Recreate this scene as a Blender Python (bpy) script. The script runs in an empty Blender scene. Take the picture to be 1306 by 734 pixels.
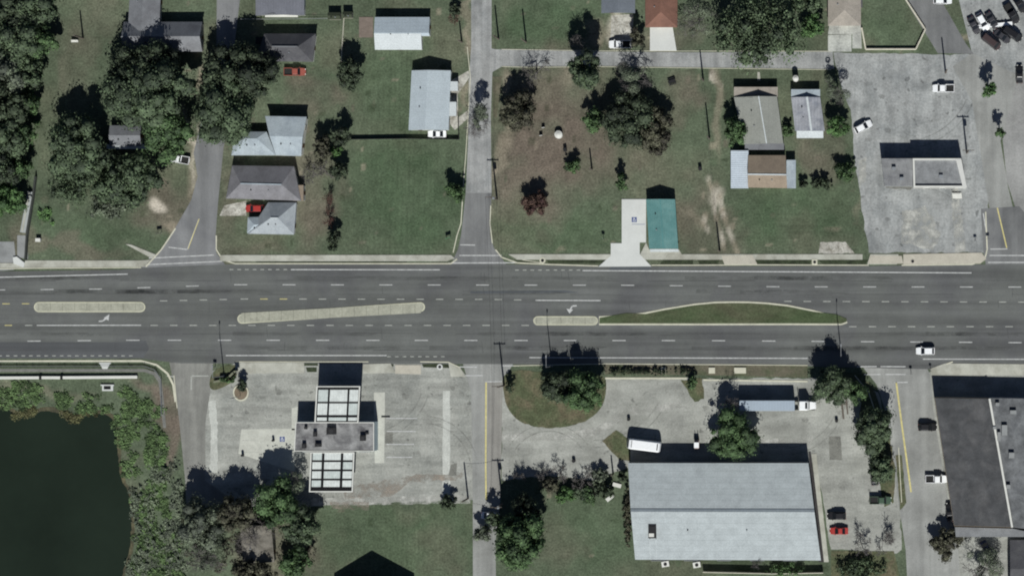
import bpy, math, random
import numpy as np
from mathutils import Vector, Matrix
R = math.radians
random.seed(7); RNG = np.random.default_rng(7)
sc = bpy.context.scene; COL = sc.collection
# ---------------------------------------------------------------- survey: plan coordinates (pixels of the aerial map, 0.2 m each) -> metres
S = .2; XC, YC, H = 89.4, 0.0, 600.0
def W(px, py, z=0.0):
    gx = (px-653)*S; gy = (367-py)*S; k = (H-z)/H
    return Vector((XC+(gx-XC)*k, YC+(gy-YC)*k, z))
KL = 1.12
def lin(c): c /= 255; return c/12.92 if c <= .04045 else ((c+.055)/1.055)**2.4
def A(r, g, b): return tuple(min(.86, lin(x)/KL) for x in (r, g, b))
# ---------------------------------------------------------------- materials
class NT:
    def __init__(s, name):
        s.m = bpy.data.materials.new(name); s.m.use_nodes = True; s.n = s.m.node_tree.nodes; s.l = s.m.node_tree.links
        s.b = s.n['Principled BSDF']; s.b.inputs['Specular IOR Level'].default_value = .25
    def new(s, t, **k):
        o = s.n.new(t)
        for a, v in k.items(): setattr(o, a, v)
        return o
    def put(s, sock, v):
        if isinstance(v, bpy.types.NodeSocket): s.l.new(v, sock)
        else: sock.default_value = v
    def math(s, op, a, b=0.0, clamp=False):
        o = s.new('ShaderNodeMath', operation=op, use_clamp=clamp); s.put(o.inputs[0], a); s.put(o.inputs[1], b); return o.outputs[0]
    def noise(s, vec, scale, detail=4., rough=.6, dist=0.):
        o = s.new('ShaderNodeTexNoise'); s.l.new(vec, o.inputs['Vector'])
        o.inputs['Scale'].default_value = scale; o.inputs['Detail'].default_value = detail
        o.inputs['Roughness'].default_value = rough; o.inputs['Distortion'].default_value = dist
        return o.outputs[0]
    def rng(s, v, a, b, lo, hi):
        o = s.new('ShaderNodeMapRange'); s.put(o.inputs[0], v)
        for i, x in enumerate((a, b, lo, hi)): o.inputs[i+1].default_value = x
        return o.outputs[0]
    def mix(s, f, a, b, mode='MIX'):
        o = s.new('ShaderNodeMix', data_type='RGBA', blend_type=mode); s.put(o.inputs[0], f)
        for k, x in ((6, a), (7, b)):
            s.put(o.inputs[k], x if isinstance(x, bpy.types.NodeSocket) else (*x, 1) if len(x) == 3 else x)
        return o.outputs[2]
    def scale(s, col, f):
        o = s.new('ShaderNodeVectorMath', operation='SCALE'); s.put(o.inputs[0], col); s.put(o.inputs['Scale'], f); return o.outputs[0]
def mat(name, c, var=.25, scale=.15, fvar=.2, fine=3., rough=.9, stretch=(1, 1, 1), c2=None, c2w=(.45, .65), c2s=None, rib=None, metal=0., tracks=None, tamp=.13, rg=.62, cracks=0., attr=None, spec=.25, spots=None):
    t = NT(name); tc = t.new('ShaderNodeTexCoord').outputs['Object']
    mp = t.new('ShaderNodeMapping'); t.l.new(tc, mp.inputs[0]); mp.inputs['Scale'].default_value = stretch; v = mp.outputs[0]
    if attr:
        a = t.new('ShaderNodeAttribute', attribute_name=attr); col = a.outputs['Color']
    else:
        o = t.new('ShaderNodeRGB'); o.outputs[0].default_value = (*c, 1); col = o.outputs[0]
    if c2: col = t.mix(t.rng(t.noise(v, c2s or scale*.7, 6, .65, .4), c2w[0], c2w[1], 0, 1), col, c2)
    f = t.rng(t.noise(v, scale, 7, rg, .3), .3, .7, 1-var, 1+var)
    f = t.math('MULTIPLY', f, t.rng(t.noise(tc, fine, 3, .7), .3, .7, 1-fvar, 1+fvar))
    if tracks:                                    # (axis scale vector) long streaks worn by wheels
        m2 = t.new('ShaderNodeMapping'); t.l.new(tc, m2.inputs[0]); m2.inputs['Scale'].default_value = tracks
        f = t.math('MULTIPLY', f, t.rng(t.noise(m2.outputs[0], 1., 3, .55), .35, .65, 1-tamp, 1+tamp))
    if cracks:
        vo = t.new('ShaderNodeTexVoronoi', feature='DISTANCE_TO_EDGE'); 
        wv = t.new('ShaderNodeVectorMath', operation='ADD'); t.l.new(tc, wv.inputs[0])
        nn = t.new('ShaderNodeTexNoise'); t.l.new(tc, nn.inputs['Vector']); nn.inputs['Scale'].default_value = .25
        sv = t.new('ShaderNodeVectorMath', operation='SCALE'); t.l.new(nn.outputs[1], sv.inputs[0]); sv.inputs['Scale'].default_value = 5
        t.l.new(sv.outputs[0], wv.inputs[1]); t.l.new(wv.outputs[0], vo.inputs['Vector']); vo.inputs['Scale'].default_value = cracks
        f = t.math('MULTIPLY', f, t.rng(vo.outputs['Distance'], .0, .03, .72, 1.))
    if spots:
        f = t.math('MULTIPLY', f, t.rng(t.noise(tc, spots, 2, .5), .66, .74, 1., .55))
    if rib:
        ax, per, dark, wd = rib
        sx = t.new('ShaderNodeSeparateXYZ'); t.l.new(tc, sx.inputs[0])
        fr = t.math('FRACT', t.math('DIVIDE', sx.outputs[ax], per))
        f = t.math('MULTIPLY', f, t.rng(t.math('LESS_THAN', fr, wd), 0, 1, 1, dark))
    col = t.scale(col, f)
    t.l.new(col, t.b.inputs['Base Color']); t.b.inputs['Roughness'].default_value = rough; t.b.inputs['Metallic'].default_value = metal
    t.b.inputs['Specular IOR Level'].default_value = spec
    return t.m
M = {}
def paint(name, rgb, rough=.35, spec=.5, var=.06):
    if name not in M: M[name] = mat(name, rgb, var, 1.5, .04, 9, rough, spec=spec)
    return M[name]
def leafmat(name, dark, light, trans=.2):
    t = NT(name); a = t.new('ShaderNodeAttribute', attribute_name='tint')
    g = t.new('ShaderNodeSeparateColor'); t.l.new(a.outputs['Color'], g.inputs[0])
    light = tuple(x*k for x, k in zip(light, (1.27, 1.40, 1.14))); col = t.mix(g.outputs[0], dark, light); t.l.new(col, t.b.inputs['Base Color'])
    t.b.inputs['Roughness'].default_value = .75; t.b.inputs['Specular IOR Level'].default_value = .15
    tr = t.new('ShaderNodeBsdfTranslucent'); t.l.new(col, tr.inputs[0])
    mx = t.new('ShaderNodeMixShader'); mx.inputs[0].default_value = trans
    t.l.new(t.b.outputs[0], mx.inputs[1]); t.l.new(tr.outputs[0], mx.inputs[2])
    t.l.new(mx.outputs[0], t.n['Material Output'].inputs[0]); return t.m
# ---------------------------------------------------------------- mesh helpers
class MB:
    def __init__(s): s.v = []; s.f = []
    def add(s, vs, fs):
        k = len(s.v); s.v += [tuple(v) for v in vs]; s.f += [tuple(i+k for i in f) for f in fs]; return s
    def poly(s, pts): return s.add(pts, [tuple(range(len(pts)))])
    def prism(s, pts, z0, z1, top=True):       # pts: world xy
        n = len(pts)
        ar = sum(pts[i][0]*pts[(i+1) % n][1]-pts[(i+1) % n][0]*pts[i][1] for i in range(n))
        if ar < 0: pts = pts[::-1]
        vs = [(p[0], p[1], z0) for p in pts]+[(p[0], p[1], z1) for p in pts]
        fs = [(i, (i+1) % n, n+(i+1) % n, n+i) for i in range(n)]+[tuple(range(n, 2*n)), tuple(range(n-1, -1, -1))]
        return s.add(vs, fs)
    def box(s, c, d, rz=0., taper=1.):
        cx, cy, cz = c; x, y, z = d[0]/2, d[1]/2, d[2]/2; cs, sn = math.cos(rz), math.sin(rz); vs = []
        for k, zz in ((1, -z), (taper, z)):
            for a, b in ((-x, -y), (x, -y), (x, y), (-x, y)):
                vs.append((cx+(a*cs-b*sn)*k, cy+(a*sn+b*cs)*k, cz+zz))
        return s.add(vs, [(3, 2, 1, 0), (4, 5, 6, 7), (0, 1, 5, 4), (1, 2, 6, 5), (2, 3, 7, 6), (3, 0, 4, 7)])
    def tube(s, a, b, ra, rb=None, n=8):
        a, b = Vector(a), Vector(b); rb = ra if rb is None else rb; d = (b-a).normalized()
        u = d.orthogonal().normalized(); w = d.cross(u); vs = []
        for c, r in ((a, ra), (b, rb)):
            for i in range(n):
                t = 2*math.pi*i/n; vs.append(c+(u*math.cos(t)+w*math.sin(t))*r)
        return s.add(vs, [(i, (i+1) % n, n+(i+1) % n, n+i) for i in range(n)]+[tuple(range(n-1, -1, -1)), tuple(range(n, 2*n))])
    def strip(s, px, wpx, z):                    # flat ribbon along plan points
        for (x0, y0), (x1, y1) in zip(px, px[1:]):
            L = math.hypot(x1-x0, y1-y0); nx, ny = -(y1-y0)/L*wpx/2, (x1-x0)/L*wpx/2
            s.poly([W(x0+nx, y0+ny)+Vector((0, 0, z)), W(x0-nx, y0-ny)+Vector((0, 0, z)), W(x1-nx, y1-ny)+Vector((0, 0, z)), W(x1+nx, y1+ny)+Vector((0, 0, z))][::-1])
        return s
    def build(s, name, m, parent=None, world=True, bevel=0., smooth=False):
        me = bpy.data.meshes.new(name); vs = s.v
        if parent is not None and world:
            q = parent
            while '_o' not in q: q = q.parent
            l = q['_o']; vs = [(v[0]-l[0], v[1]-l[1], v[2]-l[2]) for v in vs]
        me.from_pydata(vs, [], s.f); me.update(); o = bpy.data.objects.new(name, me); COL.objects.link(o)
        if m: me.materials.append(m)
        if parent is not None: o.parent = parent
        if smooth:
            for p in me.polygons: p.use_smooth = True
        if bevel:
            b = o.modifiers.new('bevel', 'BEVEL'); b.width = bevel; b.segments = 2; b.limit_method = 'ANGLE'
        return o
def xy(pts): return [W(*p)[:2] for p in pts]
def thing(name, label, cat, loc=(0, 0, 0), rz=0., group=None):
    o = bpy.data.objects.new(name, None); COL.objects.link(o); o.empty_display_size = .3
    o.location = loc; o.rotation_euler = (0, 0, rz); o['_o'] = [float(x) for x in loc]
    return tag(o, label, cat, group)
def tag(o, label, cat, group=None):
    o['label'] = label; o['category'] = cat
    if group: o['group'] = group
    return o
def struct(o, kind='structure'): o['kind'] = kind; return o
def rough(pts, step=5., amp=1.2, seed=1):
    r = random.Random(seed); out = []
    for (x0, y0), (x1, y1) in zip(pts, pts[1:]+pts[:1]):
        n = max(1, int(math.hypot(x1-x0, y1-y0)/step))
        for i in range(n):
            t = i/n; out.append((x0+(x1-x0)*t+r.uniform(-amp, amp)*(i > 0), y0+(y1-y0)*t+r.uniform(-amp, amp)*(i > 0)))
    return out
def smooth(pts, it=2):
    for _ in range(it):
        out = []
        for a, b in zip(pts, pts[1:]+pts[:1]):
            out += [(a[0]*.75+b[0]*.25, a[1]*.75+b[1]*.25), (a[0]*.25+b[0]*.75, a[1]*.25+b[1]*.75)]
        pts = out
    return pts
def sheet(name, polys, m, z):
    mb = MB()
    for p in polys:
        q = [(*v, z) for v in xy(p)]
        ar = sum(q[i][0]*q[(i+1) % len(q)][1]-q[(i+1) % len(q)][0]*q[i][1] for i in range(len(q)))
        mb.poly(q if ar > 0 else q[::-1])
    return struct(mb.build(name, m))
def slab(name, polys, m, z1, z0=-.05):
    mb = MB()
    for p in polys: mb.prism(xy(p), z0, z1)
    return struct(mb.build(name, m))
# ---------------------------------------------------------------- terrain with worn and lush areas
def vnoise(shape, cell, seed):
    r = np.random.default_rng(seed); h, w = shape; gh, gw = int(h/cell)+3, int(w/cell)+3; g = r.random((gh, gw))
    y = np.arange(h)/cell; x = np.arange(w)/cell; yi = y.astype(int); xi = x.astype(int); fy = (y-yi)[:, None]; fx = (x-xi)[None, :]
    fy = fy*fy*(3-2*fy); fx = fx*fx*(3-2*fx)
    a = g[np.ix_(yi, xi)]; b = g[np.ix_(yi, xi+1)]; c = g[np.ix_(yi+1, xi)]; d = g[np.ix_(yi+1, xi+1)]
    return (a*(1-fx)+b*fx)*(1-fy)+(c*(1-fx)+d*fx)*fy
def terrain():
    st = 3; xs = np.arange(-90, 1400, st, float); ys = np.arange(-90, 830, st, float); sh = (len(ys), len(xs))
    X, Y = np.meshgrid(xs, ys)
    wx = (vnoise(sh, 12, 1)-.5)*34+(vnoise(sh, 4, 2)-.5)*14; wy = (vnoise(sh, 12, 3)-.5)*34+(vnoise(sh, 4, 4)-.5)*14
    C = np.zeros((*sh, 3)); C[:] = A(87, 97, 79)
    n1 = vnoise(sh, 25, 5); n2 = vnoise(sh, 7, 6)
    dry = np.array(A(100, 101, 85)); lush = np.array(A(77, 92, 71)); brown = np.array(A(110, 101, 91)); dirt = np.array(A(150, 140, 124)); pale = np.array(A(196, 188, 174)); dk = np.array(A(48, 58, 40))
    w = np.clip((n1*.6+n2*.4-.5)*3, 0, 1)[..., None]*.65; C = C*(1-w)+dry*w
    def blob(cx, cy, rx, ry, col, k, soft=.35, rot=0, warp=1.):
        nonlocal C
        c, s = math.cos(rot), math.sin(rot); dx, dy = X+wx*warp-cx, Y+wy*warp-cy
        d = np.sqrt(((dx*c+dy*s)/rx)**2+((-dx*s+dy*c)/ry)**2)
        a = np.clip((1+soft-d)/(2*soft), 0, 1)*k*(.55+.9*(n2-.05)); a = np.clip(a, 0, 1)[..., None]; C = C*(1-a)+col*a
    for b in ((515, 250, 75, 70, lush, .9), (500, 120, 65, 45, lush, .6), (1020, 270, 75, 40, lush, .85), (500, 690, 100, 45, lush, .7), (700, 30, 60, 30, lush, .8), (1130, 30, 40, 25, lush, .5),
              (720, 290, 80, 30, lush, .6), (130, 300, 85, 14, lush, .5), (55, 280, 20, 20, lush, .6), (760, 680, 45, 50, lush, .5), (680, 500, 30, 25, lush, .4),
              (700, 165, 70, 85, brown, .9), (860, 125, 25, 25, brown, .5), (790, 180, 60, 60, brown, .3), (675, 235, 40, 55, brown, .45), (400, 240, 30, 80, brown, .55), (400, 120, 30, 25, brown, .45), (390, 60, 10, 20, brown, .3),
              (95, 80, 20, 60, brown, .35), (140, 20, 30, 30, brown, .25), (220, 260, 40, 25, brown, .6), (90, 320, 90, 8, brown, .45), (295, 215, 20, 100, brown, .4), (320, 315, 45, 12, brown, .3), (360, 700, 60, 40, brown, .6), (890, 290, 30, 60, brown, .5),
              (1050, 200, 20, 30, brown, .4), (1020, 290, 20, 30, brown, .2), (855, 45, 50, 18, brown, .5), (720, 690, 30, 30, brown, .3), (560, 700, 30, 30, brown, .25), (930, 300, 18, 40, brown, .4), (700, 530, 50, 14, brown, .6), (1150, 610, 8, 60, brown, .7),
              (20, 300, 20, 25, brown, .5), (215, 540, 14, 60, brown, .8), (190, 490, 30, 10, brown, .6), (950, 712, 90, 12, dk, .4)): blob(*b)
    for b in ((202, 262, 11, 7, pale, .95, .3, .5, .25), (225, 275, 14, 5, dirt, .5), (912, 240, 8, 11, pale, .6, .5, 0, .6), (913, 90, 5, 10, pale, .7), (915, 130, 5, 55, dirt, .5, .4, 0, .3),
              (632, 200, 8, 60, dirt, .5), (730, 100, 20, 12, dirt, .35), (594, 95, 7, 40, dirt, .6), (594, 30, 6, 35, dirt, .5), (895, 280, 9, 20, dirt, .4), (1075, 287, 12, 4, dirt, .4), (788, 40, 15, 22, pale, .85, .3, 0, .4), (757, 55, 16, 12, dirt, .5), (240, 215, 10, 35, dirt, .4), (640, 100, 8, 14, dirt, .4),
              (1105, 210, 8, 60, dirt, .35), (240, 180, 5, 45, pale, .5), (250, 95, 6, 20, dirt, .6), (1235, 62, 14, 8, dirt, .7), (720, 310, 10, 4, dirt, .3), (60, 500, 70, 10, dirt, .25), (945, 60, 10, 6, pale, .4)): blob(*b)
    for line in (((903, 225), (911, 250), (915, 275), (922, 300), (926, 324)), ((912, 232), (922, 262), (928, 285), (935, 305), (942, 326)), ((902, 272), (897, 284), (906, 300))):
        for a, b in zip(line, line[1:]):
            for t in (0, .25, .5, .75): blob(a[0]+(b[0]-a[0])*t, a[1]+(b[1]-a[1])*t, 2.6, 5, pale if random.random() < .5 else dirt, .8*random.uniform(.5, 1), .6, 0, .22)
    rs = random.Random(3)
    for k in range(420):     # weeds, tufts and bare spots
        blob_small = (rs.uniform(0, 1300), rs.uniform(0, 326) if k % 4 else rs.uniform(480, 734)); q = rs.choice((dk, dk, dry, brown, lush, dirt)); x0, y0 = int((blob_small[0]+90)/st), int((blob_small[1]+90)/st); w_ = rs.choice((1, 1, 2, 3)); sl = (slice(y0, y0+w_), slice(x0, x0+rs.choice((1, 2, 3)))); C[sl] = C[sl]*.55+q*.45
    C *= (1+.16*(vnoise(sh, 2.2, 9)-.5)+.30*(vnoise(sh, 16, 12)-.5))[..., None]
    # mowing lines in the cut lawns
    C *= (1+.09*np.sin(X*.9+Y*.03)*np.clip(1-np.abs(X-515)/90, 0, 1)+.09*np.sin(Y*.85)*np.clip(1-np.abs(X-760)/140, 0, 1)*np.clip(1-np.abs(Y-280)/60, 0, 1)+.09*np.sin(Y*.8)*np.clip(1-np.abs(X-1010)/90, 0, 1)*np.clip(1-np.abs(Y-285)/50, 0, 1))[..., None]
    GX = (X-653)*S; GY = (367-Y)*S
    GX[:, 0] = -3000; GX[:, -1] = 3000; GY[0, :] = 3000; GY[-1, :] = -3000
    V = np.stack([GX, GY, np.zeros(sh)], -1).reshape(-1, 3); ix = np.arange(V.shape[0]).reshape(sh)
    Q = np.stack([ix[1:, :-1], ix[1:, 1:], ix[:-1, 1:], ix[:-1, :-1]], -1).reshape(-1, 4)
    o = qmesh('ground', V, Q, C.reshape(-1, 3), 'soil')
    o.data.materials.append(mat('lawn', (0, 0, 0), .26, .3, .36, 2.0, 1., attr='soil', spec=.05, rg=.75)); struct(o)
def qmesh(name, V, Q, C=None, attr='tint', parent=None):
    me = bpy.data.meshes.new(name); k = Q.shape[1]; me.vertices.add(len(V)); me.vertices.foreach_set('co', np.asarray(V, np.float32).ravel())
    me.loops.add(Q.size); me.loops.foreach_set('vertex_index', Q.astype(np.int32).ravel())
    me.polygons.add(len(Q)); me.polygons.foreach_set('loop_start', np.arange(0, Q.size, k, dtype=np.int32))
    me.update(calc_edges=True)
    if C is not None:
        a = me.color_attributes.new(attr, 'FLOAT_COLOR', 'POINT'); c = np.ones((len(V), 4), np.float32); c[:, :C.shape[1]] = C; a.data.foreach_set('color', c.ravel())
    o = bpy.data.objects.new(name, me); COL.objects.link(o)
    if parent is not None: o.parent = parent
    return o
terrain()
# ---------------------------------------------------------------- ground surfaces
asph = mat('worn_asphalt', A(98, 100, 98), .14, .08, .14, 4., .9, c2=A(89, 90, 91), tracks=(.010, .42, 1), c2s=.05, tamp=.17, rg=.7)
asph2 = mat('old_asphalt', A(150, 151, 150), .2, .2, .16, 2.5, .95, c2=A(130, 132, 132), tracks=(.6, .03, 1), tamp=.16, rg=.72)
asph3 = mat('side_asphalt', A(118, 119, 119), .12, .12, .10, 3., .95, c2=A(104, 105, 106), tracks=(.5, .03, 1))
asphtan = mat('tan_asphalt', A(146, 147, 144), .16, .12, .12, 3., .95, c2=A(130, 131, 128), tracks=(.45, .02, 1), cracks=0)
lotm = mat('lot_concrete', A(153, 154, 148), .24, .14, .2, 2.2, .95, c2=A(136, 138, 133), tracks=(.07, .5, 1), tamp=.15, rg=.72, spots=.5)
lotm2 = mat('lot_gravel', A(154, 155, 149), .22, .11, .18, 2.2, .95, c2=A(136, 137, 131), tracks=(.06, .35, 1), tamp=.14, rg=.7, spots=.4)
lotne = mat('lot_weathered', A(150, 152, 151), .24, .2, .22, 1.8, .95, c2=A(130, 133, 133), tracks=(.45, .07, 1), tamp=.13, rg=.7, spots=.5)
conc = mat('concrete', A(176, 176, 166), .12, .3, .10, 4., .9, c2=A(150, 149, 138), c2s=.2)
concw = mat('new_concrete', A(200, 202, 199), .06, .3, .06, 4., .85)
conct = mat('tan_concrete', A(180, 175, 162), .12, .3, .12, 4., .9)
kerbm = mat('kerb_concrete', A(196, 194, 176), .14, .5, .1, 4., .9)
kerby = mat('yellowed_kerb', A(188, 187, 166), .14, .5, .1, 4., .9)
medm = mat('median_concrete', A(158, 158, 144), .2, .4, .18, 3., .95, rib=(0, 3.1, .7, .05), rg=.7)
whitem = mat('road_white', A(184, 185, 184), .26, 1.2, .2, 6., .8)
whited = mat('road_white_worn', A(166, 168, 162), .2, 1.2, .25, 6., .8)
yelm = mat('road_yellow', A(196, 186, 128), .16, 1., .2, 5., .8)
dirtm = mat('bare_dirt', A(120, 108, 92), .2, .3, .2, 3., 1.)
grassm = mat('verge_grass', A(84, 90, 68), .25, .5, .35, 2., 1., spec=.05, c2=A(104, 98, 80), c2s=.2)
waterm = NT('pond_water'); waterm.b.inputs['Base Color'].default_value = (*A(31, 38, 34), 1); waterm.b.inputs['Roughness'].default_value = .25; waterm.b.inputs['Specular IOR Level'].default_value = .2
_tc = waterm.new('ShaderNodeTexCoord').outputs['Object']; _bp = waterm.new('ShaderNodeBump'); _bp.inputs['Strength'].default_value = .25; _bp.inputs['Distance'].default_value = .1
waterm.l.new(waterm.noise(_tc, .8, 4), _bp.inputs['Height']); waterm.l.new(_bp.outputs[0], waterm.b.inputs['Normal'])
waterm.l.new(waterm.scale(waterm.mix(0, A(32, 41, 33), (0, 0, 0)), waterm.rng(waterm.noise(_tc, .04, 5), .3, .7, .8, 1.2)), waterm.b.inputs['Base Color']); waterm = waterm.m

main_n = [(-900, 352), (-100, 349), (0, 346), (150, 344), (188, 341), (285, 337), (580, 337), (655, 337), (770, 340), (900, 339), (1100, 339), (1250, 337), (1400, 337), (2200, 337)]
main_s = [(2200, 476), (1400, 474), (1160, 470), (1000, 466), (640, 464), (230, 463), (180, 457), (0, 457), (-100, 457), (-900, 457)]
sheet('main_road', [main_n+main_s], asph, .04)
sheet('lane_overlay', [[(-400, 436), (150, 436), (186, 434), (190, 444), (183, 456), (0, 456.5), (-400, 456.5)]], mat('dark_asphalt', A(84, 86, 88), .1, .1, .1, 4., .9, tracks=(.012, .5, 1)), .045)
sheet('lane_repair', [[(780, 339), (829, 339), (829, 344), (776, 344)], [(600, 371), (720, 370), (740, 373), (600, 374)]], mat('patched_asphalt', A(84, 88, 92), .1, .2, .1, 4.), .045)
mb = MB(); rr = random.Random(5)
for y0 in (358, 375, 425, 446):
    x = -250
    while x < 1500:
        L = rr.uniform(30, 140); mb.strip([(x, y0+rr.uniform(-.6, .6)), (x+L, y0+rr.uniform(-.6, .6))], rr.uniform(.35, .7), .049); x += L+rr.uniform(10, 120)
for k in range(26): x = rr.uniform(-50, 1350); y = rr.choice([346, 364, 382, 416, 435]); mb.strip([(x, y+1), (x+rr.uniform(-2, 2), y+rr.uniform(8, 16))], .45, .0495)
struct(mb.build('road_seam', mat('tar_seam', A(74, 75, 75), .1, .5, .1, 4., .9)))
oil = []
for y0, y1 in ((352, 357), (369, 374), (423, 428), (441, 446)):
    for k in range(9): x = rr.uniform(-100, 1300); oil.append(rough([(x, y0), (x+rr.uniform(60, 200), y0+.5), (x+rr.uniform(60, 200), y1), (x, y1-.5)], 9, .8, k))
OIL = sheet('oil_stain', oil, None, .0475)
# side streets
sheet('north_street', [[(600, -500), (627, -500), (627, 62), (637, 64), (640, 85), (628, 92), (626, 150), (627, 246), (594, 246), (597, 180), (598, 100), (601, 60)]], asph2, .03)
sheet('north_street_mouth', [[(594, 246), (627, 246), (625, 300), (630, 316), (648, 340), (574, 340), (584, 318), (588, 300)]], asph3, .032)
sheet('cross_street', [[(627, 63), (760, 66), (900, 67), (1062, 66), (1064, 88), (900, 86), (760, 84), (640, 85), (627, 90)]], asph2, .034)
sheet('west_street', [[(281, -500), (308, -500), (306, 0), (299, 60), (294, 130), (285, 190), (281, 230), (278, 260), (275, 300), (276, 322), (290, 341), (180, 341), (206, 318), (222, 293), (244, 255), (252, 225), (247, 195), (262, 130), (276, 60)]], mat('west_asphalt', A(122, 123, 124), .1, .12, .1, 3., .95, c2=A(112, 113, 115), tracks=(.4, .05, 1)), .03)
sheet('south_street', [[(590, 462), (655, 462), (640, 490), (638, 640), (632, 690), (638, 1200), (604, 1200), (603, 640), (601, 500)]], asphtan, .03)
sheet('south_street_lane', [[(622, 487), (641, 487), (640, 560), (638, 632), (622, 634)]], mat('lane_dust', A(136, 134, 129), .12, .2, .1, 3., .95, tracks=(.8, .02, 1)), .034)
sheet('east_street', [[(1096, 462), (1180, 462), (1186, 478), (1190, 520), (1206, 620), (1222, 700), (1235, 900), (1166, 900), (1155, 700), (1140, 600), (1128, 520), (1118, 490)]], asphtan, .03)
sheet('north_east_road', [[(1240, 68), (1298, 96), (1290, 130), (1276, 180), (1286, 240), (1310, 340), (1258, 340), (1264, 320), (1262, 265), (1240, 130), (1215, 85)]], asphtan, .034)
sheet('north_east_mouth', [[(1251, 266), (1300, 263), (1330, 300), (1340, 341), (1258, 341), (1254, 320)]], asph3, .038)
sheet('diagonal_road', [[(1100, -60), (1154, 0), (1196, 68), (1242, 69), (1232, 56), (1200, 0), (1168, -60)]], asph3, .036)
sheet('west_alley', [[(216, 462), (272, 462), (268, 500), (262, 540), (262, 612), (300, 640), (238, 650), (236, 610), (229, 540), (224, 500)]], mat('alley_asphalt', A(132, 132, 127), .14, .12, .12, 3., .95, c2=A(118, 118, 114), tracks=(.5, .05, 1), cracks=0), .034)
# parking lots
sheet('station_lot', [rough([(262, 476), (300, 463), (560, 462), (588, 470), (602, 490), (603, 560), (603, 637), (440, 642), (320, 652), (250, 640), (258, 560)], 8, .8, 4)], lotm, .028)
sheet('warehouse_lot', [rough([(640, 480), (660, 480), (772, 482), (1060, 482), (1120, 500), (1136, 560), (1146, 620), (1150, 700), (1144, 705), (1060, 700), (1050, 640), (1040, 590), (800, 596), (756, 612), (700, 606), (640, 612)], 7, 1.2, 5)], lotm2, .022)
sheet('north_east_lot', [rough([(1063, 67), (1240, 70), (1250, 130), (1262, 240), (1256, 322), (1108, 322), (1098, 260), (1092, 220), (1088, 180), (1085, 140), (1070, 100)], 7, 1.2, 6)], lotne, .026)
sheet('corner_lot', [[(1203, -80), (1500, -80), (1500, 120), (1298, 98), (1240, 69)]], lotne, .024)
sheet('east_edge_lot', [[(1262, 90), (1500, 110), (1500, 300), (1306, 300), (1284, 230), (1278, 170)]], mat('pinkish_lot', A(148, 148, 146), .2, .12, .14, 2., .95, c2=A(132, 132, 131), tracks=(.2, .05, 1)), .025)
sheet('east_building_lot', [[(1180, 474), (1500, 478), (1500, 900), (1235, 900), (1220, 700), (1205, 620), (1190, 520)]], lotm2, .026)
# green island in the warehouse lot and other planted patches
sheet('planted_island', [rough(smooth([(640, 478), (660, 470), (700, 476), (772, 474), (774, 500), (766, 524), (740, 541), (700, 547), (664, 540), (646, 520), (642, 498)]), 4, .8, 8), rough([(1100, 500), (1062, 478), (1094, 474), (1112, 492), (1132, 540), (1142, 600), (1140, 640), (1128, 646), (1118, 600), (1096, 530)], 5, 1, 9),
     [(1060, 702), (1140, 702), (1150, 745), (1060, 745)], rough([(768, 562), (786, 548), (803, 560), (804, 588), (790, 586)], 4, .8, 3), rough([(868, 484), (896, 482), (898, 508), (886, 512), (878, 500)], 4, 1, 5), rough([(1142, 580), (1150, 580), (1156, 640), (1148, 650)], 4, .6, 2)], grassm, .043)
sheet('verge', [[(770, 464.5), (1030, 466), (1030, 481), (900, 478), (772, 477)], [(640, 98), (628, 98), (629, 150), (634, 150)]], mat('verge_soil', A(100, 96, 82), .2, .4, .25, 2., 1., c2=A(76, 82, 62), c2s=.2), .05)
sheet('shade_strip', [[(1031, 575), (1034, 575), (1053, 716), (1044, 716)], rough([(440, 628), (596, 610), (598, 630), (460, 638)], 5, 1, 4)][:1], mat('painted_shade', A(60, 58, 58), .2, .4, .2, 3., 1.), .03)  # dark ground sheet: shade beside the warehouse east wall, painted in
RUST = sheet('rust_stain', [rough([(440, 622), (520, 606), (590, 602), (590, 610), (520, 616), (500, 632), (440, 636)], 5, 1.5, 3), rough([(420, 640), (470, 638), (470, 650), (425, 648)], 5, 1.5, 4)], None, .0322)
# light wear and repairs on the lots
def fade(m, sc_=.35, lo=.38, hi=.62, mx_=1.):
    n = m.node_tree.nodes; l = m.node_tree.links; b = n['Principled BSDF']; x = n.new('ShaderNodeTexNoise'); x.inputs['Scale'].default_value = sc_; x.inputs['Detail'].default_value = 7; x.inputs['Roughness'].default_value = .7
    l.new(n.new('ShaderNodeTexCoord').outputs['Object'], x.inputs['Vector']); r = n.new('ShaderNodeMapRange'); l.new(x.outputs[0], r.inputs[0]); r.inputs[1].default_value = lo; r.inputs[2].default_value = hi; r.inputs[4].default_value = mx_; l.new(r.outputs[0], b.inputs['Alpha']); return m
OIL.data.materials.append(fade(mat('oil_dark', A(84, 86, 84), .1, .3, .1, 3., .9), .12, .4, .75, .45))
rs = random.Random(9); st_ = []
for k in range(60):
    x, y = rs.choice(((rs.uniform(300, 590), rs.uniform(485, 630)), (rs.uniform(660, 1120), rs.uniform(484, 580)), (rs.uniform(1100, 1240), rs.uniform(90, 320)))); a = rs.uniform(1, 6); b = rs.uniform(1, 4); st_.append(rough(smooth([(x-a, y-b), (x+a, y-b*.7), (x+a*.8, y+b), (x-a*.7, y+b)], 1), 2, .5, k))
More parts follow.
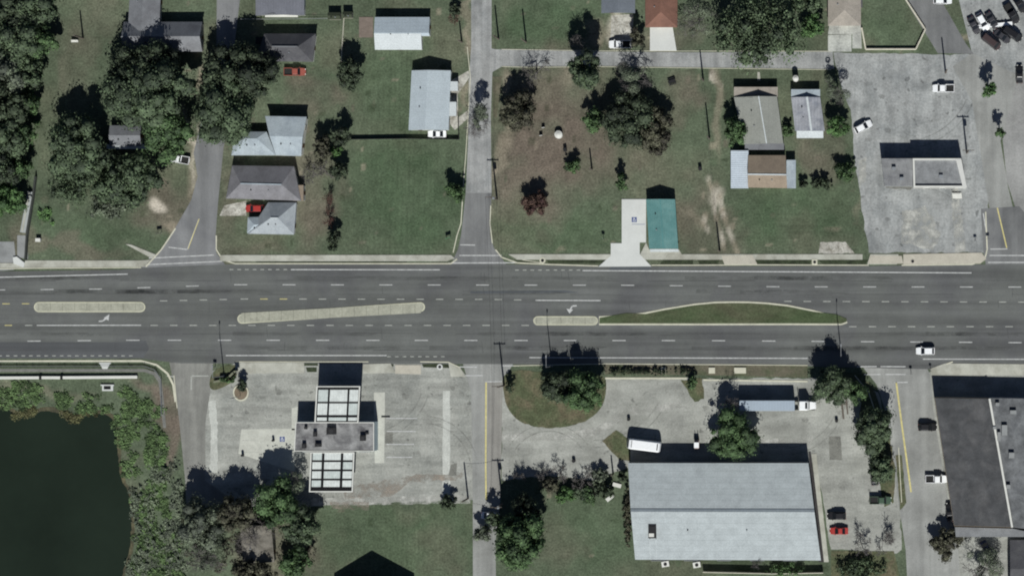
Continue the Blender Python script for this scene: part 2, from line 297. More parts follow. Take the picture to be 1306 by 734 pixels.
for cx, cy, r0, a0, a1 in ((700, 600, 50, -2.6, -.6), (760, 470, 90, .5, 1.6), (1000, 500, 70, .2, 1.5), (540, 600, 60, -1.5, -.2), (470, 480, 70, .3, 1.4), (1170, 320, 80, -1.9, -.9), (1150, 90, 90, .4, 1.5)):
    for dr in (0, 9): st_.append([(cx+math.cos(a0+(a1-a0)*i/14)*(r0+dr), cy+math.sin(a0+(a1-a0)*i/14)*(r0+dr)) for i in range(15)]+[(cx+math.cos(a0+(a1-a0)*i/14)*(r0+dr+1.4), cy+math.sin(a0+(a1-a0)*i/14)*(r0+dr+1.4)) for i in range(14, -1, -1)])
STN = sheet('tyre_stain', st_, None, .0335)
STN.data.materials.append(fade(mat('stain_dark', A(110, 110, 105), .2, .4, .2, 3., .95), .6, .35, .7, .4))
lw = mat('pale_wear', A(184, 184, 178), .12, .3, .14, 3., .95, c2=A(160, 160, 154)); dw = mat('dark_wear', A(122, 122, 116), .12, .3, .14, 3., .95); RUST.data.materials.append(fade(mat('rusty_dirt', A(150, 140, 129), .2, .3, .2, 3., 1.), .3, .42, .7)); fade(lw); fade(dw, .5, .3, .5)
sheet('concrete_strip', [rough([(265, 512), (275, 510), (278, 548), (277, 602), (268, 602), (269, 550)], 4, .9, 1), rough([(255, 575), (261, 574), (262, 602), (256, 606)], 4, .8, 2), rough([(565, 498), (574, 498), (574, 634), (564, 632)], 6, .5, 3)], mat('strip_concrete', A(184, 186, 180), .18, .4, .18, 3., .95, rg=.7), .0315)
sheet('worn_concrete', [rough([(1213, 240), (1222, 240), (1232, 322), (1218, 322)], 4, 1, 4),
     rough([(330, 636), (600, 630), (600, 641), (330, 645)], 5, .8, 5), rough([(1150, 270), (1180, 262), (1200, 300), (1190, 318), (1150, 310)], 5, 2.5, 6), rough([(1095, 206), (1106, 200), (1104, 230), (1096, 240)], 4, 1.2, 7), rough([(640, 552), (700, 553), (760, 545), (800, 520), (870, 512), (870, 520), (800, 530), (760, 556), (700, 562), (642, 562)], 6, 1, 9), rough([(970, 560), (1035, 556), (1036, 564), (970, 566)], 6, .8, 2)], lw, .031)
sheet('lot_patch', [rough([(1057, 556), (1072, 556), (1074, 586), (1058, 586)], 4, .4, 3), [(492, 548), (501, 548), (501, 565), (491, 565)], [(583, 590), (575, 592), (572, 606), (582, 606)], rough([(1124, 204), (1130, 240), (1162, 242), (1164, 236), (1134, 234)], 4, .5, 2)], dw, .0325)
sheet('handicap_pad', [[(308, 547), (376, 546), (376, 600), (372, 600), (304, 578)], [(372, 520), (380, 518), (380, 548), (372, 548)], [(477, 500), (491, 500), (490, 590), (478, 590)]], mat('pad_concrete', A(186, 187, 178), .14, .4, .12, 3., .95, rg=.7), .036)
# pavements, kerbs and drives: real steps
slab('pavement', [[(-300, 338), (30, 335), (33, 332), (178, 332), (192, 331), (184, 340), (33, 341), (-300, 346)],
     [(281, 325), (575, 325), (580, 329), (570, 333), (281, 333)], [(648, 324), (780, 324), (780, 331), (660, 331)], [(816, 324), (1100, 324), (1100, 331), (816, 331)],
     [(1110, 324), (1146, 324), (1144, 337), (1106, 337)], [(300, 462), (388, 462), (388, 475), (300, 476)], [(160, 311), (168, 312), (200, 325), (193, 329)],
     [(463, 464), (498, 463), (505, 475), (463, 476)], [(572, 462), (588, 470), (594, 480), (575, 480)], [(1186, 470), (1205, 463), (1500, 466), (1500, 478), (1188, 478)], [(1035, 578), (1041, 578), (1057, 716), (1051, 716)]], conc, .13)
slab('tan_pavement', [[(504, 465), (537, 465), (537, 477), (504, 476)], [(1110, 325.5), (1150, 326), (1152, 336), (1107, 336)], [(920, 326), (960, 325), (966, 337), (924, 337)], [(1152, 324), (1252, 322), (1258, 330), (1250, 336), (1152, 337)]], conct, .142)
slab('white_drive', [[(793, 254), (824, 254), (824, 309), (816, 309), (816, 324), (831, 339.5), (763, 340), (779, 326), (779, 310), (793, 310)], [(829, 35), (858, 35), (863, 65), (829, 65)]], concw, .146)
slab('front_path', [[(824, 309), (828, 318), (866, 318), (870, 325), (816, 325)], [(966, 92), (969, 92), (970, 103), (966, 103)]], conc, .11)
slab('house_drive', [[(1056, 45), (1086, 44), (1086, 66), (1056, 66)], [(1058, 30), (1098, 30), (1099, 62), (1087, 62), (1087, 44), (1056, 44)]], mat('drive_concrete', A(176, 178, 172), .2, .3, .15, 3., .9, c2=A(150, 152, 148), cracks=.35), .09)
sheet('house_apron', [[(286, 262), (314, 256), (314, 275), (280, 275)], [(545, 120), (598, 90), (598, 100), (584, 120), (584, 150), (598, 140), (598, 150), (580, 166)], [(780, 20), (808, 18), (806, 62), (778, 62)], rough([(1046, 309), (1078, 308), (1090, 323), (1044, 323)], 4, .8, 2)], mat('rough_apron', A(178, 176, 168), .3, .5, .3, 2., 1., c2=A(126, 122, 112), rg=.75), .02)
kb = MB()
for pts, w in (([(-300, 347), (33, 342), (180, 341)], 1.2), ([(224, 291), (206, 318), (186, 340)], 1.6), ([(276, 300), (276, 318), (284, 331), (300, 336), (575, 336), (583, 330)], 1.5), ([(632, 318), (640, 328), (660, 335), (700, 337), (763, 339)], 1.5), ([(831, 338), (884, 338), (960, 337.5), (1108, 338)], 1.3),
               ([(1150, 338), (1240, 337), (1256, 330), (1259, 318), (1257, 270)], 1.6), ([(-300, 461), (180, 460), (200, 465), (214, 476), (221, 490), (224, 512)], 2.6), ([(300, 461), (470, 461)], 1), ([(536, 461), (572, 461.5), (586, 468), (593, 480)], 1.3), ([(655, 466), (775, 463.5), (1030, 465.5)], 1), ([(772, 482), (876, 482)], 2.2), ([(897, 484), (1030, 486)], 2),
               ([(1090, 478), (1108, 500), (1118, 530)], 1.2), ([(1205, 470), (1207, 464), (1215, 461)], 1.6), ([(666, 331), (690, 335)], 1), ([(590, 255), (588, 285), (583, 300), (578, 322)], 1.2), ([(626, 262), (625, 285), (628, 310)], 1.2), ([(222, 478), (226, 520)], 1), ([(1146, 570), (1150, 640)], 1), ([(596, 60), (600, 100), (594, 200), (590, 250)], .9), ([(640, 85), (680, 86), (760, 85), (900, 87), (1060, 89)], .7), ([(640, 63), (760, 65), (1060, 65.5)], .7)):
    for a, b in zip(pts, pts[1:]):
        L = math.hypot(b[0]-a[0], b[1]-a[1]); nx, ny = -(b[1]-a[1])/L*w/2, (b[0]-a[0])/L*w/2
        kb.prism(xy([(a[0]+nx, a[1]+ny), (b[0]+nx, b[1]+ny), (b[0]-nx, b[1]-ny), (a[0]-nx, a[1]-ny)]), 0, .12+random.uniform(0, .012))
struct(kb.build('kerb', kerbm))
# dark turf strips and gutters between pavement and kerb
sheet('turf_strip', [[(327, 333.4), (372, 333.4), (519, 333.4), (519, 335.2), (327, 335.2)], [(660, 331.5), (690, 334), (660, 335.5), (652, 333)], [(697, 331.5), (780, 331.5), (772, 335.6), (700, 335.6)], [(963, 331.5), (1035, 331.5), (1033, 336.4), (965, 336.4)], [(1043, 331.5), (1108, 331.5), (1104, 336.4), (1050, 336.4)], [(846, 331.5), (884, 331.5), (884, 336.6), (842, 336.6)],
     [(890, 332), (918, 331.6), (916, 336.4), (892, 336.4)], [(33, 341.6), (144, 340.8), (144, 342.6), (33, 343.4)], [(388, 463), (405, 463), (406, 466), (388, 466)], [(390, 468), (404, 468), (404, 474), (392, 474)], [(487, 464), (502, 464), (502, 467), (487, 467)], [(538, 464), (560, 463), (578, 466), (578, 469), (540, 468)], [(-300, 465), (186, 464), (200, 470), (204, 480), (196, 474), (184, 468), (-300, 469)]], mat('turf_dark', A(60, 68, 50), .25, .8, .3, 3., 1., c2=A(40, 46, 34)), .06)
slab('lake_walk', [[(-300, 470), (185, 470), (198, 474), (206, 484), (209, 510), (212, 545), (208, 545), (205, 510), (202, 487), (196, 478), (184, 474), (-300, 474)]], mat('brick_walk', A(116, 116, 112), .18, .8, .2, 4., .95), .07)
# pond
sheet('pond_bank', [rough(smooth([(-400, 526), (-60, 524), (0, 514), (10, 514), (24, 526), (40, 526), (56, 517), (82, 523), (96, 529), (126, 521), (143, 526), (152, 538), (154, 580), (158, 612), (168, 624), (172, 660), (170, 700), (158, 735), (154, 900), (-400, 900)], 1), 4, 1.4, 12)], mat('bank_mud', A(74, 72, 58), .25, .4, .3, 2., 1., c2=A(96, 92, 70), c2s=.2), .012)
sheet('pond', [rough(smooth([(-400, 530), (-60, 528), (0, 518), (8, 519), (22, 530), (40, 530), (56, 522), (80, 528), (94, 534), (108, 530), (126, 526), (140, 530), (148, 540), (150, 580), (154, 612), (164, 625), (168, 660), (166, 700), (154, 735), (150, 900), (-400, 900)], 1), 4, .9, 11)], waterm, .02)
# ---------------------------------------------------------------- road markings
ym = [(-200, 370), (0, 369.5), (130, 368.3), (300, 362.8), (800, 363.5), (1000, 365.5), (1500, 366)]
def yi(x, t=ym): return float(np.interp(x, [a for a, _ in t], [b for _, b in t]))
wm, wd, yl = MB(), MB(), MB(); Z = .055
for k in range(-6, 28):
    x = 52+61.7*k; wm.strip([(x, yi(x)), (x+16.5, yi(x+16.5))], 1.0, Z)
ys_ = [(-200, 436), (35, 434.7), (160, 433.5), (340, 433.5), (900, 434), (1290, 436.5), (1600, 438)]
for x in [35-62.5*k for k in (1, 2, 3)]+[35, 99, 161, 214, 278, 340, 403, 467, 529, 592, 656, 719, 781, 844, 908, 972, 1035, 1098, 1161, 1223, 1286, 1348]:
    wm.strip([(x, yi(x, ys_)), (x+17, yi(x+17, ys_))], 1.1, Z)
t1 = [(-200, 388), (40, 387), (204, 383.4), (307, 381), (620, 381.5), (680, 382.6), (1000, 384), (1300, 385)]
for x in [3, 28]+[204+25.3*i for i in range(4)]+[307+24.9*i for i in range(15)]+[1000+24.9*i for i in range(14)]:
    (yl if x in (28, 3) or 320 < x < 360 else wd).strip([(x, yi(x, t1)), (x+9.5, yi(x, t1))], 1., Z)
for x in [6, 32]+[192+24.9*i for i in range(20)]+[1083+24.9*i for i in range(12)]:
    (yl if x == 6 else wd).strip([(x, 414.6+(x > 900)*1.6), (x+9.5, 414.6+(x > 900)*1.6)], 1., Z)
wm.strip([(683, 382.7), (766, 383)], 1.3, Z).strip([(47, 414.6), (180, 414.4)], 1.2, Z).strip([(-300, 355.5), (0, 353.3), (163, 349.3)], 1.3, Z).strip([(371, 343.6), (561, 343.8)], 1.2, Z).strip([(743, 344.8), (1239, 347.8)], 1.3, Z)
wm.strip([(288, 453), (493, 453)], 1.2, Z).strip([(675, 455.6), (1030, 456.6)], 1.2, Z).strip([(1177, 457.5), (1600, 458.5)], 1.2, Z).strip([(1206, 464.6), (1263, 464.8)], 1, Z)
for x0, x1, y in ((293, 367, 343.5), (657, 740, 344.2), (-100, 173, 453.4), (494, 570, 454.4)):
    x = x0
    while x < x1: wd.strip([(x, y), (x+4.6, y)], 1., Z); x += 9.8
for l in ([(190, 329), (273, 325)], [(183, 337.5), (283, 333)], [(215, 315), (239, 318), (254, 279)], [(586, 325.6), (640, 325.6)], [(572, 335.2), (660, 334.8)], [(587, 312), (606, 312.4)], [(1262, 325.6), (1330, 325.6)], [(1260, 334.4), (1330, 334.4)],
          [(1263, 317.5), (1285, 317.3)], [(1093, 467.2), (1118, 467)], [(1123, 467), (1155, 467.2)], [(1102, 477.3), (1123, 477)], [(1129, 477), (1155, 477)], [(1141, 487.3), (1158, 487)], [(585, 467.5), (608, 467.8)], [(592, 478.6), (616, 478.4)], [(619, 486.6), (640, 486)], [(641, 466), (662, 466)], [(1254, 272), (1259, 302)]): wm.strip(l, 1.3, Z)
for l in ([(244, 497), (244, 479), (266, 479)], [(213, 479), (222, 480)], [(220, 492), (224, 493)]): wd.strip(l, 1.4, Z)
for i in range(4):
    y = 533+16.5*i; wm.strip([(493, y), (532-2*i, y)], 1.2, Z)
for i in range(9): wd.strip([(308+i*.1, 551+i*5), (330, 551.3+i*5)], .3, Z) if i in (2, 5) else None
yl.strip([(620, 487), (619.5, 595), (620, 637)], 2., Z).strip([(1143, 487), (1150, 540), (1162, 627)], 2.2, Z).strip([(1272, 265), (1284, 316)], 1.6, Z)
yl.strip([(240, 317), (254, 279)], 1.0, Z+.004)
def arrow(mb, pts, head): mb.strip(pts, 1.7, Z); q = [(*v, Z+.003) for v in xy(head)]; mb.poly(q); 
arrow(wm, [(126, 409.5), (131, 409), (135, 406)], [(132.5, 405), (139.5, 400.5), (138.5, 408.5)][::-1])
arrow(wm, [(735.5, 389.6), (730, 390), (727.5, 394)], [(722.5, 393.5), (731, 394.5), (726.5, 399.5)][::-1])
for mb, n, m in ((wm, 'road_markings', whitem), (wd, 'worn_road_markings', whited), (yl, 'yellow_road_markings', yelm)):
    # markings sit on road sheets of several heights: flat paint a few millimetres above the highest
    struct(mb.build(n, m))
# accessible-parking symbols
blue = paint('sign_blue', A(70, 84, 130), .7); symw = paint('symbol_white', A(215, 218, 220), .7)
bm_, wm_ = MB(), MB()
for px, py, w, zz in ((809, 280, 6.5, .152), (360, 559.5, 6.5, .04)):
    q = xy([(px-w/2, py-w/2), (px-w/2, py+w/2), (px+w/2, py+w/2), (px+w/2, py-w/2)]); bm_.poly([(*v, zz) for v in q])
    c = W(px, py); n = 18
    ring = [(c.x+math.cos(2*math.pi*i/n)*.36, c.y-.12+math.sin(2*math.pi*i/n)*.36) for i in range(n)]
    for i in range(3, 16):
        a, b = ring[i], ring[(i+1) % n]; f = lambda p: (c.x+(p[0]-c.x)*.7, c.y-.12+(p[1]-c.y+.12)*.7)
        wm_.poly([(*f(a), zz+.004), (*a, zz+.004), (*b, zz+.004), (*f(b), zz+.004)][::-1])
    wm_.box((c.x-.05, c.y+.18, zz+.008), (.13, .42, .006)).box((c.x+.12, c.y+.05, zz+.008), (.3, .1, .006)).box((c.x-.05, c.y+.47, zz+.008), (.17, .17, .006)).box((c.x+.3, c.y-.2, zz+.008), (.1, .42, .006))
bm_.strip([(806, 285.8), (823, 286)], .6, .152)
struct(bm_.build('road_marking_blue', blue)); struct(wm_.build('road_marking_symbol', symw))
# medians
def median(name, pts, kw, inner, km, label):
    s_ = MB(); s_.prism(xy(pts), 0, .14); t = struct(s_.build(name, km))
    cx = sum(p[0] for p in pts)/len(pts); cy = sum(p[1] for p in pts)/len(pts); n = len(pts); ins = []
    for i, p in enumerate(pts):
        a, b = pts[i-1], pts[(i+1) % n]; tx, ty = b[0]-a[0], b[1]-a[1]; L = math.hypot(tx, ty) or 1; nx, ny = -ty/L, tx/L
        if nx*(cx-p[0])*.05+ny*(cy-p[1]) < 0: nx, ny = -nx, -ny
        ins.append((p[0]+nx*kw, p[1]+ny*kw))
    q = [(*v, .147) for v in xy(ins)]; mb = MB()
    ar = sum(q[i][0]*q[(i+1) % n][1]-q[(i+1) % n][0]*q[i][1] for i in range(n)); mb.poly(q if ar > 0 else q[::-1]); struct(mb.build(name+'_top', inner))
def capsule(x0, y0, x1, y1, r, n=8):
    a = math.atan2(y1-y0, x1-x0); o = []
    for i in range(n+1): t = a-math.pi/2+math.pi*i/n; o.append((x1+math.cos(t)*r, y1+math.sin(t)*r))
    for i in range(n+1): t = a+math.pi/2+math.pi*i/n; o.append((x0+math.cos(t)*r, y0+math.sin(t)*r))
    return o
median('median_island', capsule(50, 391.3, 179, 391.3, 6.6), 1.5, medm, kerby, '')
median('median_island', capsule(309, 406.3, 536, 391.2, 6.2), 1.4, medm, kerby, '')
median('median_island', capsule(686, 408.7, 757, 408.7, 5.8), 1.4, medm, kerby, '')
lens = [(764, 403), (799, 401), (823, 398), (848, 393), (885, 387), (911, 384.5), (932, 384), (955, 384.2), (978, 385.5), (1005, 388.5), (1037, 395), (1066, 402.5), (1079, 408), (1081, 411.5), (1073, 414.4), (1000, 414.2), (900, 414.4), (820, 414.3), (764, 414.3)]
median('median_island', lens, 2., mat('median_grass', A(74, 86, 62), .22, .4, .28, 2.2, 1., c2=A(84, 86, 68), c2s=.12, stretch=(.4, 1, 1), spec=.05), kerbm, '')
# ---------------------------------------------------------------- buildings
brick = mat('wall_paint', A(150, 146, 136), .08, .5, .06, 3., .9); wallw = mat('wall_white', A(206, 206, 200), .06, .5, .05, 3., .85); wallt = mat('wall_tan', A(168, 152, 130), .1, .5, .08, 3., .9); wallg = mat('wall_grey', A(138, 140, 140), .1, .5, .08, 3., .9)
glass = mat('window_glass', (.03, .035, .04), .1, 1, .05, 3, .12, spec=.6); framem = mat('frame_white', A(200, 200, 196), .05, 1, .04, 5, .6); doorm = mat('door_brown', A(90, 66, 50), .1, 1, .1, 5, .7)
darkm = mat('dark_metal', A(34, 34, 36), .1, 1, .1, 5, .6); steel = mat('grey_steel', A(140, 144, 148), .1, 1, .1, 5, .5, metal=.3)
def shingle(name, rgb, rib=None, var=.12, c2=None): return mat('roof_'+name, A(*rgb), var, .35, .16, 3.5, .9, c2=A(*c2) if c2 else None, rib=rib)
def lerp(a, b, t): return a+(b-a)*t
def house(name, label, cat, secs, wall, group=None, win=True):
    """secs: dicts c=(x0,y0,x1,y1) or four plan corners of the eaves (NW,NE,SE,SW), t gable/hip/flat/shed, ax ridge axis, ze, zr"""
    root = None
    for s in secs:
        c = s['c']; c = [(c[0], c[1]), (c[2], c[1]), (c[2], c[3]), (c[0], c[3])] if not isinstance(c[0], tuple) else list(c)
        ze, zr = s['ze'], s['zr']; P = [W(*p, ze) for p in c]
        if root is None:
            m = sum(P, Vector())/4; root = thing(name, label, cat, (m.x, m.y, 0), 0, group)
        t = s.get('t', 'gable'); ax = s.get('ax', 'x'); f = s.get('f', .5); th = s.get('th', .2); dz = Vector((0, 0, th))
        nw, ne, se, sw = P
        if ax == 'y': A0, A1, B1, B0 = ne, se, sw, nw   # ridge runs north-south: A side is east
        else: A0, A1, B1, B0 = nw, ne, se, sw
        r0, r1 = lerp(A0, B0, f), lerp(A1, B1, f); r0.z = r1.z = zr
        if t == 'hip':
            L = (r1-r0).length; h = min(s.get('hip', 1.)*(A0-B0).length*.5, L*.497); d = (r1-r0).normalized(); r0 = r0+d*h; r1 = r1-d*h
        rb = MB()
        if t in ('gable', 'hip'):
            top = [A0, A1, r1, r0, B1, B0]; rb.add(top, [(1, 0, 3, 2), (5, 4, 2, 3), (4, 1, 2), (0, 5, 3)] if t == 'hip' else [(1, 0, 3, 2), (5, 4, 2, 3)])
            lo = [v-dz for v in (A0, A1, B1, B0)]
            ring = [A0, A1, B1, B0] if t == 'hip' else [A0, A1, r1, B1, B0, r0]
        elif t == 'flat': rb.add([nw, ne, se, sw], [(3, 2, 1, 0)]); ring = [nw, ne, se, sw]
        else:   # shed: north edge at ze, south edge at zr (or the reverse)
            sw = sw.copy(); se = se.copy(); sw.z = se.z = zr; rb.add([nw, ne, se, sw], [(3, 2, 1, 0)]); ring = [nw, ne, se, sw]
        n = len(ring); rb.add(ring+[v-dz for v in ring], [(i, (i+1) % n, n+(i+1) % n, n+i) for i in range(n)])
        if t == 'gable': rb.add([A0-dz, A1-dz, r1-dz, r0-dz, B1-dz, B0-dz], [(0, 1, 2, 3), (4, 5, 3, 2)])
        else: rb.add([v-dz for v in ring], [tuple(range(n))])
        ro = rb.build('roof', s['m'], root)
        if s.get('cap') and t in ('gable', 'hip') and (r1-r0).length > .5:
            MB().box((lerp(r0, r1, .5).x, lerp(r0, r1, .5).y, zr+.02), ((r1-r0).length, s.get('capw', .3), .1), math.atan2((r1-r0).y, (r1-r0).x)).build('ridge_cap', s['cap'], ro) if True else None
        if t in ('gable', 'hip') and s.get('wall', True) and len(rb.v) and not s.get('novent'):
            for q_ in (.3, .62):
                e_ = lerp(lerp(B0, B1, q_), lerp(r0, r1, q_), .6); MB().tube(e_-Vector((0, 0, .3)), e_+Vector((0, 0, .35)), .16, n=8).build('vent_pipe', darkm if q_ < .5 else steel, ro)
        ov = s.get('ov', .4)
        if s.get('wall', True):
            cc = sum(P, Vector())/4; Q = []
            for i, p in enumerate(P):
                a, b = P[i-1], P[(i+1) % 4]; Q.append(p+(a-p).normalized()*ov+(b-p).normalized()*ov)
            zt = min(ze, zr if t == 'shed' else ze)-th*.8+(ov*(zr-ze)/max(.1, (A0-B0).length*.5)*.6 if t in ('gable', 'hip') else 0)
            wb = MB(); lowv = [Vector((q.x, q.y, 0)) for q in Q]; hi = [Vector((q.x, q.y, zt)) for q in Q]
            wb.add(lowv+hi, [(i+4, (i+1) % 4+4, (i+1) % 4, i) for i in range(4)])
            if t == 'gable':
                for i, j in ((1, 2), (3, 0)) if ax == 'x' else ((0, 1), (2, 3)):
                    m = lerp(hi[i], hi[j], f if i in (1, 0) else 1-f); m = m.copy(); m.z = zr-th-.12; wb.poly([hi[i], m, hi[j]])
            if t == 'shed' and zr != ze:
                pass
            wb.build('wall', s.get('wm', wall), root)
            if s.get('win', win):
                for i in range(4):
                    a, b = lowv[i], lowv[(i+1) % 4]; L = (b-a).length; k = int(L/3.6)
                    if k < 1: continue
                    d = (b-a).normalized(); nrm = Vector((-d.y, d.x, 0)); ang = math.atan2(d.y, d.x)
                    if nrm.dot(cc-a) > 0: nrm = -nrm
                    k = min(k, 4)
                    for q in range(k):
                        m = a+d*L*(q+.5)/k+nrm*.03
                        if q == k//2 and i in (2, 1):
                            dd = MB().box((m.x, m.y, 1.02), (.95, .08, 2.0), ang).build('door', doorm, root)
                            MB().box((m.x+nrm.x*.06+d.x*.35, m.y+nrm.y*.06+d.y*.35, 1.0), (.06, .05, .12), ang).build('handle', steel, dd)
                        else:
                            fr = MB().box((m.x, m.y, 1.55), (1.3, .08, 1.2), ang).build('window', framem, root)
                            MB().box((m.x+nrm.x*.03, m.y+nrm.y*.03, 1.55), (1.1, .06, 1.0), ang).build('pane', glass, fr)
    return root
def post_set(root, pts, z1, m, r=.07, name='post'):
    for p in pts:
        w = W(*p, z1); MB().tube((w.x, w.y, 0), (w.x, w.y, z1-.02), r).build(name, m, root)
r_grey = shingle('grey', (118, 120, 124), c2=(104, 105, 109)); r_dk = shingle('charcoal', (76, 76, 80), c2=(88, 88, 90)); r_metal = shingle('metal', (166, 177, 185), (1, .9, .9, .12), .06); r_white = shingle('white', (192, 198, 200), (1, .6, .93, .15), .05)
r_lt = shingle('light', (164, 174, 180), None, .1, (146, 156, 164)); r_purple = shingle('purple', (122, 121, 125), None, .14, (108, 107, 110)); r_teal = shingle('teal', (88, 130, 129), (0, .6, .9, .12), .08, (102, 140, 138)); r_ol = shingle('olive', (140, 142, 136), (0, 2.2, .94, .1), .08); r_old = shingle('streaked', (156, 158, 164), (0, .8, .86, .2), .2, (120, 124, 134))
r_tan = shingle('tan', (140, 127, 112), None, .1, (128, 116, 103)); r_red = shingle('redbrown', (122, 90, 78), None, .12, (108, 80, 70)); r_be = shingle('beige', (154, 147, 138), None, .1, (140, 134, 126)); r_fl = shingle('flat_grey', (134, 135, 136), None, .22, (106, 107, 110)); r_ware = shingle('warehouse', (167, 174, 176), (1, 1.45, .9, .12), .12); r_tar = shingle('tar', (72, 73, 75), None, .26, (86, 86, 87)); r_car = shingle('carport', (186, 196, 206), (1, .55, .72, .3), .1)
house('house', 'L-shaped house with grey shingle roof at top left behind big dark oak', 'house', [dict(c=(158, 28, 258, 66), ze=2.9, zr=5.4, m=r_grey, f=.52), dict(c=[(168, -60), (207, -60), (203, 40), (163, 40)], ax='y', ze=2.95, zr=4.8, m=r_grey)], brick)
house('house', 'grey roofed house cut by the top edge beside the western street', 'house', [dict(c=(326, -40, 388, 20), ze=2.8, zr=4.6, ax='y', f=.4, m=shingle('slate', (112, 114, 122), (0, .7, .9, .15)), ov=.3), dict(c=(338, 17, 380, 22), t='flat', ze=2.4, zr=2.4, m=wallw, wall=False)], wallw)
house('house', 'house with charcoal hip roof north of the red pickup', 'house', [dict(c=[(337, 43), (403, 43), (399, 79), (326, 78)], t='hip', hip=1.0, ze=2.8, zr=5.2, m=r_dk, cap=r_grey), dict(c=(326, 47, 338, 56), t='flat', ze=2.5, zr=2.5, m=darkm, win=False)], wallw)
house('house', 'white metal roofed house with pinkish patio on its west side', 'house', [dict(c=(478, 22, 548, 46), ze=2.6, zr=3.7, f=.86, m=r_metal, ov=.2), dict(c=(477, 43, 537, 63), t='shed', ze=3.5, zr=2.4, m=r_white, ov=.2), ], wallw)
b5 = house('mobile_home', 'long mobile home with pale metal gable roof and two small awnings facing the street', 'mobile home', [dict(c=[(525, 90), (575, 90), (572, 166), (521, 166)], ax='y', f=.565, ze=2.8, zr=4.1, m=shingle('silver', (170, 180, 186), (1, .6, .94, .15), .06), ov=.15)], wallw)
for (a, b, c, d) in ((573, 104, 584, 116), (572, 130, 582, 148)):
    q = [W(a, b, 2.7), W(c, b, 2.4), W(c, d, 2.4), W(a, d, 2.7)]; MB().add(q+[v-Vector((0, 0, .1)) for v in q], [(3, 2, 1, 0), (4, 5, 6, 7), (0, 1, 5, 4), (1, 2, 6, 5), (2, 3, 7, 6), (3, 0, 4, 7)]).build('awning', r_white, b5)
    post_set(b5, [(c-1, b+1), (c-1, d-1)], 2.4, framem, .05)
house('house', 'house with mixed grey and pale blue roofs, northernmost of three packed along western street', 'house', [dict(c=[(338, 148), (391, 149), (384, 199), (352, 198)], ze=3.4, zr=4.6, f=.52, m=r_lt, ov=.35), dict(c=[(300, 168), (340, 168), (352, 198), (295, 198)], ze=2.5, zr=3.5, f=.3, t='hip', m=r_lt, ov=.3)], wallw)
house('house', 'house with mauve hip roof between pale roofed neighbours on western street', 'house', [dict(c=[(296, 211), (375, 212), (384, 256), (288, 253)], t='hip', hip=.85, ze=2.7, zr=5.0, f=.55, m=r_purple, ov=.35, cap=r_lt), dict(c=(374, 236, 387, 256), t='flat', ze=2.5, zr=2.5, m=r_tan, ov=.1)], wallw)
house('house', 'house with pale grey pyramid hip roof nearest the main road, red car beside', 'house', [dict(c=[(342, 258), (378, 258), (375, 299), (316, 298)], t='hip', hip=.8, ze=2.7, zr=5.0, m=shingle('pale_hip', (154, 160, 164), None, .08, (138, 144, 150)), ov=.35, cap=r_white), dict(c=[(316, 277), (341, 276), (341, 296), (315, 297)], t='hip', ze=2.6, zr=3.6, m=r_lt, ov=.3)], wallw)
b9 = house('shop', 'small shop under a teal gable roof beside white parking pad', 'shop', [dict(c=[(824, 254), (861, 254), (865, 317), (828, 317)], ax='y', ze=2.8, zr=3.9, m=r_teal, ov=.25, cap=shingle('teal_cap', (84, 130, 130)))], wallw)
q = [(829, 317.5), (865, 317.5), (866, 321), (829, 321)]; MB().prism([W(*p, 2.4)[:2] for p in q], 2.3, 2.4).build('porch_roof', r_white, b9); post_set(b9, [(830, 320), (847, 320), (864, 320)], 2.35, framem, .06)
house('house', 'house with olive grey gable roof and north porch, south of the street oak', 'house', [dict(c=[(936, 124), (991, 123), (999, 183), (949, 184)], ax='y', f=.42, ze=2.7, zr=4.3, m=r_ol, ov=.3, cap=r_white, capw=.25), dict(c=(936, 111, 992, 123.5), t='flat', ze=2.4, zr=2.4, m=r_be, ov=.2), dict(c=(950, 183, 1000, 191), t='flat', ze=2.0, zr=2.0, m=r_grey, ov=.1, win=False)], wallg)
b12 = house('house', 'narrow house with streaked silver roof and white south awning', 'house', [dict(c=[(1009, 124), (1046, 124), (1052, 167), (1014, 167)], ax='y', f=.45, ze=2.6, zr=3.7, m=r_old, ov=.25, cap=r_white, capw=.5), dict(c=(1009, 114, 1046, 124), t='flat', ze=2.4, zr=2.4, m=r_lt, ov=.2), dict(c=(1016, 167, 1050, 176), t='shed', ze=2.5, zr=2.1, m=r_white, ov=.1, wall=False)], wallw)
post_set(b12, [(1018, 175), (1048, 175)], 2.1, framem, .05)
b13 = house('house', 'tan roofed house with striped metal carport on its west end', 'house', [dict(c=[(954, 198), (1002, 198), (1004, 240), (954, 239)], ze=2.7, zr=4.4, f=.6, m=r_tan, ov=.25, cap=r_white, capw=.35), dict(c=(932, 192, 954.5, 240), t='shed', ze=2.55, zr=2.4, m=r_car, ov=.1, wall=False), dict(c=(1003, 204, 1015, 240), t='shed', ze=2.5, zr=2.3, m=r_lt, wall=False)], wallt)
post_set(b13, [(934, 194), (934, 216), (934, 238), (1013, 206), (1013, 238)], 2.4, framem, .06)
house('house', 'house with red brown hip roof and white drive, cut by the top edge', 'house', [dict(c=(823, -25, 864, 35), t='hip', ax='y', hip=.9, ze=2.7, zr=5.0, m=r_red, ov=.35)], wallt)
house('house', 'house with dark blue grey roof cut by the top edge above gravel drive', 'house', [dict(c=(767, -30, 810, 17), ax='y', f=.5, ze=2.7, zr=4.2, m=shingle('bluegrey', (104, 110, 118)), ov=.35)], wallg)
